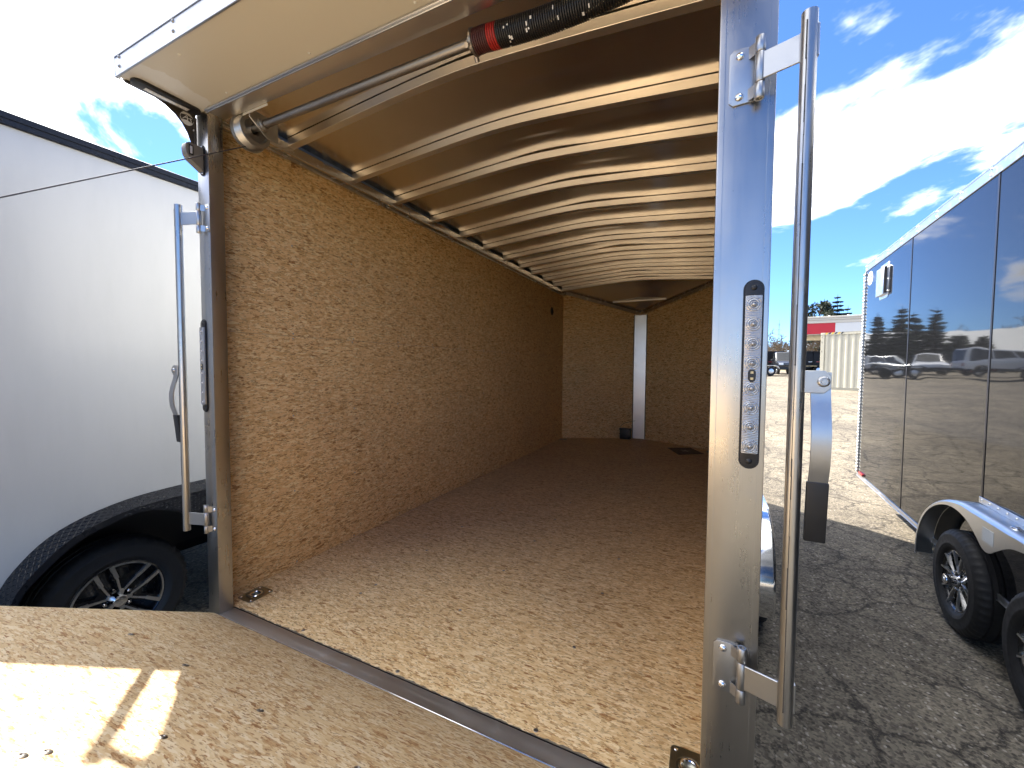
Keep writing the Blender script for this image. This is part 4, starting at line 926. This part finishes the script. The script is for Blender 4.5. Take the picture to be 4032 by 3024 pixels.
# flat trailers, dump trailers, vehicles
SWM = MB().lathe([(0, .0), (.16, .01), (.2, .0), (.22, .012), (.30, .012), (.345, -.02), (.36, -.07), (.345, -.16), (.30, -.2), (.0, -.2)], (0, 0, 0), 'y', 20, -1).mesh('wheel'); SWM.materials.append(MATS['rubber'])
SRM = MB().lathe([(0, .03), (.05, .03), (.06, .018), (.15, .016), (.19, .004)], (0, 0, 0), 'y', 16, -1).mesh('rim'); SRM.materials.append(MATS['trim_aluminium'])
def side_wheel(root, mt, x, y, z, k=1., flip=False):
    m_ = mt @ T(x, y, z) @ (Rz(math.pi) if flip else Matrix.Identity(4)) @ Matrix.Scale(k, 4)
    o = inst('wheel', SWM, root, m_); inst('rim', SRM, o, Matrix.Identity(4)); return o
def flat_trailer(label, p, ang, L=5.5, deck='deck_wood', group=None, fender='paint_white', low=True):
    z = gz(*p); r = thing('flatbed_trailer', label, 'trailer', (p[0], p[1], z), group); mt = frame_mat(p, ang, z); f = lambda mb: mb.tf(mt)
    for i in range(8): f(MB().box(-L/2, L/2, -1+.25*i+.004, -1+.25*(i+1)-.004, .60, .64)).build('deck_plank', deck, r)
    f(MB().box(-L/2-.05, L/2+.05, -1.06, -1.0, .50, .66).box(-L/2-.05, L/2+.05, 1.0, 1.06, .50, .66).box(-L/2-.05, -L/2, -1, 1, .5, .66).box(L/2, L/2+.05, -1, 1, .5, .66)).build('frame_rail', 'black_satin', r)
    f(MB().box(L/2, L/2+1.3, -.06, .06, .48, .58)).build('tongue', 'black_satin', r)
    f(MB().tube([(L/2+1.0, 0, 0), (L/2+1.0, 0, .9)], .04, 8)).build('jack', 'dark_steel', r)
    for x in (-.42, .42):
        side_wheel(r, mt, x, -1.12, .35); side_wheel(r, mt, x, 1.12, .35, flip=True)
    for s in (-1, 1): f(MB().prism([(-.95, .55), (-.80, .74), (-.6, .80), (.6, .80), (.8, .74), (.95, .55), (.92, .55), (.78, .71), (.58, .77), (-.58, .77), (-.78, .71), (-.92, .55)], 'y', s*1.08 if s > 0 else -1.32, 1.32 if s > 0 else -1.08)).build('fender', fender, r)
    f(MB().box(-L/2-.07, -L/2-.051, -.95, -.8, .53, .62)).build('tail_light', 'lamp_red', r); f(MB().box(-L/2-.07, -L/2-.051, .8, .95, .53, .62)).build('tail_light', 'lamp_red', r)
    return r
def dump_trailer(label, p, ang, L=4.4, group=None):
    z = gz(*p); r = thing('dump_trailer', label, 'dump trailer', (p[0], p[1], z), group); mt = frame_mat(p, ang, z); f = lambda mb: mb.tf(mt)
    f(MB().box(-L/2, L/2, -1, -.96, .8, 2.0)).build('side_board', 'matte_black', r, .01, 1); f(MB().box(-L/2, L/2, .96, 1, .8, 2.0)).build('side_board', 'matte_black', r, .01, 1)
    f(MB().box(-L/2, -L/2+.05, -.96, .96, .8, 2.0)).build('tail_gate', 'matte_black', r); f(MB().box(L/2-.05, L/2, -.96, .96, .8, 2.1)).build('head_board', 'matte_black', r)
    f(MB().box(-L/2, L/2, -.95, .95, .72, .80)).build('bed_floor', 'black_satin', r)
    for s in (-1, 1):
        for i in range(8): f(MB().box(-L/2+.1+i*(L-.2)/7-.04, -L/2+.1+i*(L-.2)/7+.04, s*1.0+(-.06 if s < 0 else .001), s*1.0+(-.001 if s < 0 else .06), .8, 1.95)).build('side_rib', 'matte_black', r)
        f(MB().box(-L/2-.02, L/2+.02, s*1.03-.045, s*1.03+.045, 1.955, 2.04)).build('top_rail', 'matte_black', r)
        for i in range(6): f(MB().box(-L/2+.3+.62*i, -L/2+.6+.62*i, s*1.063-.002, s*1.063+.002, 1.05, 1.11)).build('reflector_strip', 'lamp_red' if i % 2 == 0 else 'paint_white', r)
    f(MB().box(-L/2, L/2+1.3, -.4, -.3, .5, .7).box(-L/2, L/2+1.3, .3, .4, .5, .7)).build('chassis', 'black_satin', r)
    f(MB().tube([(L/2+1.1, 0, 0), (L/2+1.1, 0, 1.0)], .05, 8)).build('jack', 'dark_steel', r)
    for x in (-.45, .45): side_wheel(r, mt, x, -.85, .36); side_wheel(r, mt, x, .85, .36, flip=True)
    return r
def vehicle(name, label, cat, p, ang, col, kind, L=4.9, Wd=1.9, H=1.75, group=None):
    z = gz(*p); r = thing(name, label, cat, (p[0], p[1], z), group); mt = frame_mat(p, ang, z); f = lambda mb: mb.tf(mt)
    hb = .48*H+.15; l = L/2; rw = .36
    fx_, rx_ = l-.95, -l+.95+(.15 if kind == 'pickup' else 0)
    def arch_(xc): return [(xc+.45*math.cos(rad(a)), .36+.45*math.sin(rad(a))) for a in range(180, -1, -20)]
    low_ = [(-l, .42)]+[(rx_-.45, .36)]+arch_(rx_)+arch_(fx_)+[(l-.05, .36)]
    up_ = [(l, .55), (l-.02, hb-.12), (l-.25, hb-.02), (l-1.15, hb+.06)] + ([(-l, hb+.06)] if kind != 'sedan' else [(-l+.05, hb+.06)])
    f(MB().prism(low_+up_, 'y', -Wd/2, Wd/2)).build('body', col, r, .05, 3)
    if kind == 'pickup': cx0, cx1 = -.55, l-1.15
    else: cx0, cx1 = -l+.05, l-1.2
    iw = Wd/2-.06; tw = Wd/2-.22; zt = H
    slope = .28 if kind != 'pickup' else .12
    b = MB(); q0 = [(cx0, hb+.05), (cx1, hb+.05)]; q1 = [(cx0+slope, zt), (cx1-.75, zt)]
    vs = [(cx0, -iw, hb+.05), (cx1, -iw, hb+.05), (cx1, iw, hb+.05), (cx0, iw, hb+.05), (cx0+slope, -tw, zt), (cx1-.75, -tw, zt), (cx1-.75, tw, zt), (cx0+slope, tw, zt)]
    f(b.add(vs, [(3, 2, 1, 0), (4, 5, 6, 7), (0, 1, 5, 4), (1, 2, 6, 5), (2, 3, 7, 6), (3, 0, 4, 7)])).build('cabin', col, r, .06, 3)
    V = [Vector(v) for v in vs]
    def pane(a, b_, c, d, u0, u1, v0, v1, nm='window'):
        P = lambda u, v: (V[a].lerp(V[b_], u)).lerp(V[d].lerp(V[c], u), v)
        n = (V[b_]-V[a]).cross(V[d]-V[a]).normalized()*.012
        q = [P(u0, v0), P(u1, v0), P(u1, v1), P(u0, v1)]
        f(MB().add([x+n for x in q]+[x-n*2 for x in q], [(0, 1, 2, 3), (7, 6, 5, 4), (0, 4, 5, 1), (1, 5, 6, 2), (2, 6, 7, 3), (3, 7, 4, 0)])).build(nm, 'car_glass', r, .006, 1)
    k = 3 if kind in ('suv', 'van') else 2
    for i in range(k):
        pane(0, 1, 5, 4, .04+.92*i/k+.015, .04+.92*(i+1)/k-.015-(.08 if i == k-1 else 0), .16, .88); pane(2, 3, 7, 6, 1-(.04+.92*(i+1)/k-.015-(.08 if i == k-1 else 0)), 1-(.04+.92*i/k+.015), .16, .88)
    pane(1, 2, 6, 5, .06, .94, .1, .92, 'windscreen'); pane(3, 0, 4, 7, .08, .92, .2, .88, 'rear_window')
    if kind == 'pickup': f(MB().box(-l+.08, -.62, -Wd/2+.1, Wd/2-.1, hb+.0, hb+.075)).build('bed_cover', 'black_plastic', r)
    for x in (fx_, rx_): side_wheel(r, mt, x, -Wd/2+.10, .36); side_wheel(r, mt, x, Wd/2-.10, .36, flip=True)
    f(MB().box(-l-.06, -l+.03, -Wd/2+.05, Wd/2-.05, .45, .62)).build('bumper', 'trim_aluminium' if kind == 'pickup' else 'black_plastic', r, .02, 2); f(MB().box(l-.05, l+.06, -Wd/2+.05, Wd/2-.05, .42, .60)).build('bumper', 'black_plastic', r, .02, 2)
    for s in (-1, 1):
        f(MB().box(-l-.015, -l+.05, s*(Wd/2-.09)-.08, s*(Wd/2-.09)+.08, hb-.35, hb-.02)).build('tail_light', 'lamp_red', r, .01, 1)
        f(MB().box(l-.12, l+.012, s*(Wd/2-.22)-.16, s*(Wd/2-.22)+.16, hb-.30, hb-.14)).build('headlight', 'lamp_clear', r, .01, 1)
        f(MB().box(cx1-.72, cx1-.58, s*(Wd/2+.09)-.09, s*(Wd/2+.09)+.09, hb+.06, hb+.22)).build('mirror', 'black_plastic', r, .02, 1)
    return r
flat_trailer('small flatbed trailer with a pale wooden deck and white fender in the sunny lot', (3.55, 36.4), rad(20), 4.2)
dump_trailer('black dump trailer behind the pale-decked flatbed trailer', (4.1, 44.0), rad(6), 4.0, group='black dump trailers at the back of the lot')
dump_trailer('black dump trailer with red and white reflector strip left of the beige container', (9.2, 45.0), rad(14), 4.6, group='black dump trailers at the back of the lot')
vehicle('pickup_truck', 'black pickup truck with pale roof between the two black dump trailers', 'truck', (6.15, 43.2), rad(-85), 'car_dark', 'pickup', 5.6, 2.0, 1.95)

# what the glossy black wall mirrors: the row of vehicles ahead of the open trailer
vehicle('car', 'dark grey car mirrored at the far end of the glossy black wall', 'car', (-5.6, 44.5), rad(150), 'car_silver', 'sedan', 4.7, 1.85, 1.5, 'vehicles mirrored in the black wall')
vehicle('car', 'white car seen from behind, mirrored in the middle panel of the black wall', 'car', (-8.3, 45.0), rad(-80), 'car_white', 'suv', 4.5, 1.9, 1.7, 'vehicles mirrored in the black wall')
vehicle('van', 'long white van seen from the side, mirrored in the middle panel of the black wall', 'van', (-11.6, 41.5), rad(172), 'car_white', 'van', 5.6, 2.0, 2.0, 'vehicles mirrored in the black wall')
vehicle('pickup_truck', 'dark pickup truck with red tail lights, mirrored in the nearest panel of the black wall', 'truck', (-15.2, 40.0), rad(150), 'car_dark', 'pickup', 5.7, 2.0, 1.9, 'vehicles mirrored in the black wall')
flat_trailer('low dark flatbed trailer mirrored below the grey car', (-4.7, 35.5), rad(172), 6.0, 'black_satin', 'flatbed trailers mirrored in the black wall', 'black_satin')
flat_trailer('low dark flatbed trailer mirrored below the long white van', (-10.8, 34.0), rad(168), 6.0, 'black_satin', 'flatbed trailers mirrored in the black wall', 'black_satin')
def building():
    p = (-24, 76); z = gz(*p)
    r = thing('metal_building', 'long grey metal building with pale gable roof, mirrored in the black wall', 'building', (p[0], p[1], z)); mt = frame_mat(p, rad(8), z); f = lambda mb: mb.tf(mt)
    f(MB().prism([(-7, -.5), (7, -.5), (7, 2.4), (0, 5.2), (-7, 2.4)], 'x', -15, 15)).build('wall', 'building_grey', r)
    for s in (-1, 1): f(MB().add([(-15.5, s*7.6, 2.25), (15.5, s*7.6, 2.25), (15.5, 0, 5.42), (-15.5, 0, 5.42), (-15.5, s*7.6, 2.15), (15.5, s*7.6, 2.15), (15.5, 0, 5.30), (-15.5, 0, 5.30)], [(0, 1, 2, 3), (7, 6, 5, 4), (0, 4, 5, 1), (1, 5, 6, 2), (2, 6, 7, 3), (3, 7, 4, 0)])).build('roof', 'metal_roof', r)
    for i in range(5): f(MB().box(-12+5*i, -9+5*i, -7.05, -7.001, .0, 2.1)).build('door', 'container_dark', r)
building()

# trees
def spruce(label, p, H, spread, mat='needles', group=None, levels=22, seed=1, bare=.06, name='spruce_tree', cat='tree'):
    rn = random.Random(seed); z = gz(*p); r = thing(name, label, cat, (p[0], p[1], z), group)
    MB().tube([(p[0], p[1], z-.1), (p[0], p[1], z+H*.5), (p[0], p[1], z+H*.98)], 1, 8, True, [H*.018, H*.011, H*.002]).build('trunk', 'bark', r)
    b = MB()
    for l in range(levels):
        t = bare+(1-bare)*(l+rn.uniform(-.3, .3))/levels; t = max(bare, min(.985, t))
        rad_ = spread*(1-t)**.85+.12; nb = rn.randint(10, 13); a0 = rn.uniform(0, 6.3)
        for k in range(nb):
            a = a0+2*math.pi*k/nb+rn.uniform(-.3, .3); L = rad_*rn.uniform(.65, 1.1); zz_ = z+H*t
            d = Vector((math.cos(a), math.sin(a), 0)); s_ = Vector((-d.y, d.x, 0)); droop = rn.uniform(.10, .32)
            base = Vector((p[0], p[1], zz_)); steps = max(3, int(L/.28))
            for i in range(steps):
                f = (i+.6)/steps; c = base+d*(L*f)+Vector((0, 0, -droop*L*f*(1-.45*f)))
                wd = (.34*L*(1-f)+.24)*rn.uniform(.8, 1.3)
                for sg in (-1, 1):
                    e = c+s_*sg*wd+d*wd*.45+Vector((0, 0, -wd*rn.uniform(.15, .5))); q = c+d*wd*rn.uniform(.5, .9)+Vector((0, 0, rn.uniform(-.12, .02)))
                    b.add([c-d*.06, e, q], [(0, 1, 2)])
                    h_ = c+s_*sg*wd*.4+Vector((0, 0, -wd*rn.uniform(.5, 1.1))); b.add([c-d*.16, c+d*.24, h_], [(0, 1, 2)])
    b.add([(p[0]-.05, p[1], z+H*.95), (p[0]+.05, p[1], z+H*.95), (p[0], p[1], z+H*1.02)], [(0, 1, 2)])
    b.build('crown', mat, r, sharp=10); return r
def pine(label, p, H, R_, seed=3):
    rn = random.Random(seed); z = gz(*p); r = thing('pine_tree', label, 'tree', (p[0], p[1], z))
    tr = MB().tube([(p[0], p[1], z-.1), (p[0]+.1, p[1], z+H*.5), (p[0], p[1], z+H*.9)], 1, 8, True, [H*.02, H*.014, H*.004])
    b = MB()
    for i in range(46):
        a = rn.uniform(0, 6.28); t = rn.uniform(.42, 1.0); q = math.sqrt(max(0, 1-((t-.68)/.36)**2))*R_
        rr = q*rn.uniform(.35, 1.0); c = Vector((p[0]+rr*math.cos(a), p[1]+rr*math.sin(a), z+H*t))
        tr.tube([(p[0], p[1], z+H*(t-.12)), c], 1, 4, False, [.06, .02])
        cr = rn.uniform(.45, .95)*R_*.36
        for k in range(150):
            d = Vector((rn.gauss(0, 1), rn.gauss(0, 1), rn.gauss(0, .7))).normalized()*cr*rn.uniform(.4, 1); s_ = d.cross(Vector((rn.gauss(0, 1), rn.gauss(0, 1), rn.gauss(0, 1)))).normalized()*.13
            b.add([c+d*.7-s_, c+d*.7+s_, c+d*1.25+Vector((0, 0, .05))], [(0, 1, 2)])
    tr.build('trunk', 'bark', r); b.build('crown', 'pine_needles', r, sharp=10)
pine('dark round-topped pine tree just above the red canopy panel', (16.8, 84.5), 11.2, 2.6)
spruce('tall dark conifer standing above the white canopy fascia', (19.6, 86.0), 12.7, 4.2, seed=5, levels=20, group='conifers above the canopy')
spruce('smaller conifer beside the tall one above the canopy', (21.3, 87.0), 10.8, 2.8, seed=6, levels=18, group='conifers above the canopy')
for i, (x, y, H, lab) in enumerate([(-8.3, 63, 6.9, 'spruce mirrored at the far corner of the black wall'), (-10.0, 62, 7.6, 'tallest spruce mirrored in the farthest panel of the black wall'), (-11.6, 63.5, 6.8, 'spruce with upturned top mirrored right of the tallest one'), (-12.9, 62, 7.2, 'spruce mirrored just left of the first panel seam'), (-14.2, 60, 4.2, 'short dark spruce mirrored at the first panel seam'), (-15.9, 60, 3.9, 'short broad spruce mirrored right of the first panel seam')]):
    spruce(lab, (x, y), H, 2.3 if H > 6 else 2.1, seed=20+i, group='spruces mirrored in the black wall', levels=20)
def bare_wood():
    rn = random.Random(8); b = MB()
    def limb(p, d, L, w_, lev):
        q = p+d*L; s_ = d.cross(Vector((0, 1, .2))).normalized()*w_
        b.add([p-s_, p+s_, q+s_*.6, q-s_*.6], [(0, 1, 2, 3)])
        if lev == 0: return
        for k in range(rn.choice((2, 3, 3))):
            dd = (d+Vector((rn.gauss(0, .55), rn.gauss(0, .4), rn.gauss(.0, .34)))).normalized(); limb(p+d*L*rn.uniform(.55, 1), dd, L*rn.uniform(.55, .82), max(.030, w_*.62), lev-1)
    x = -75
    while x < 60:
        y = rn.uniform(84, 104); h = rn.uniform(1.5, 2.7)*(1.3 if rn.random() < .12 else 1.)
        limb(Vector((x, y, gz(0, y)-.1)), Vector((rn.gauss(0, .08), 0, 1)).normalized(), h, .10, 5)
        x += rn.uniform(.16, .42) if -34 < x < 26 else rn.uniform(.7, 1.4)
    o = b.build('bare_woodland', 'twig', None, sharp=10)
    return tag(o, 'brown leafless shrubs and trees massed along the back of the lot', 'woodland', kind='stuff')
bare_wood()
def mast():
    r = thing('lattice_mast', 'thin lattice mast rising above the bare shrubs', 'mast', (13.1, 100, gz(13, 100)))
    z = gz(13, 100); b = MB()
    for a in (0, 120, 240): b.tube([(13.1+.5*math.cos(rad(a)), 100+.5*math.sin(rad(a)), z-.2), (13.1, 100, z+10)], .035, 5)
    b.build('mast_leg', 'dark_steel', r)
    for i in range(4): MB().tube([(12.2+.15*i, 100, z+6+i), (14.0-.15*i, 100, z+6+i)], .03, 5).build('cross_arm', 'dark_steel', r)
mast()
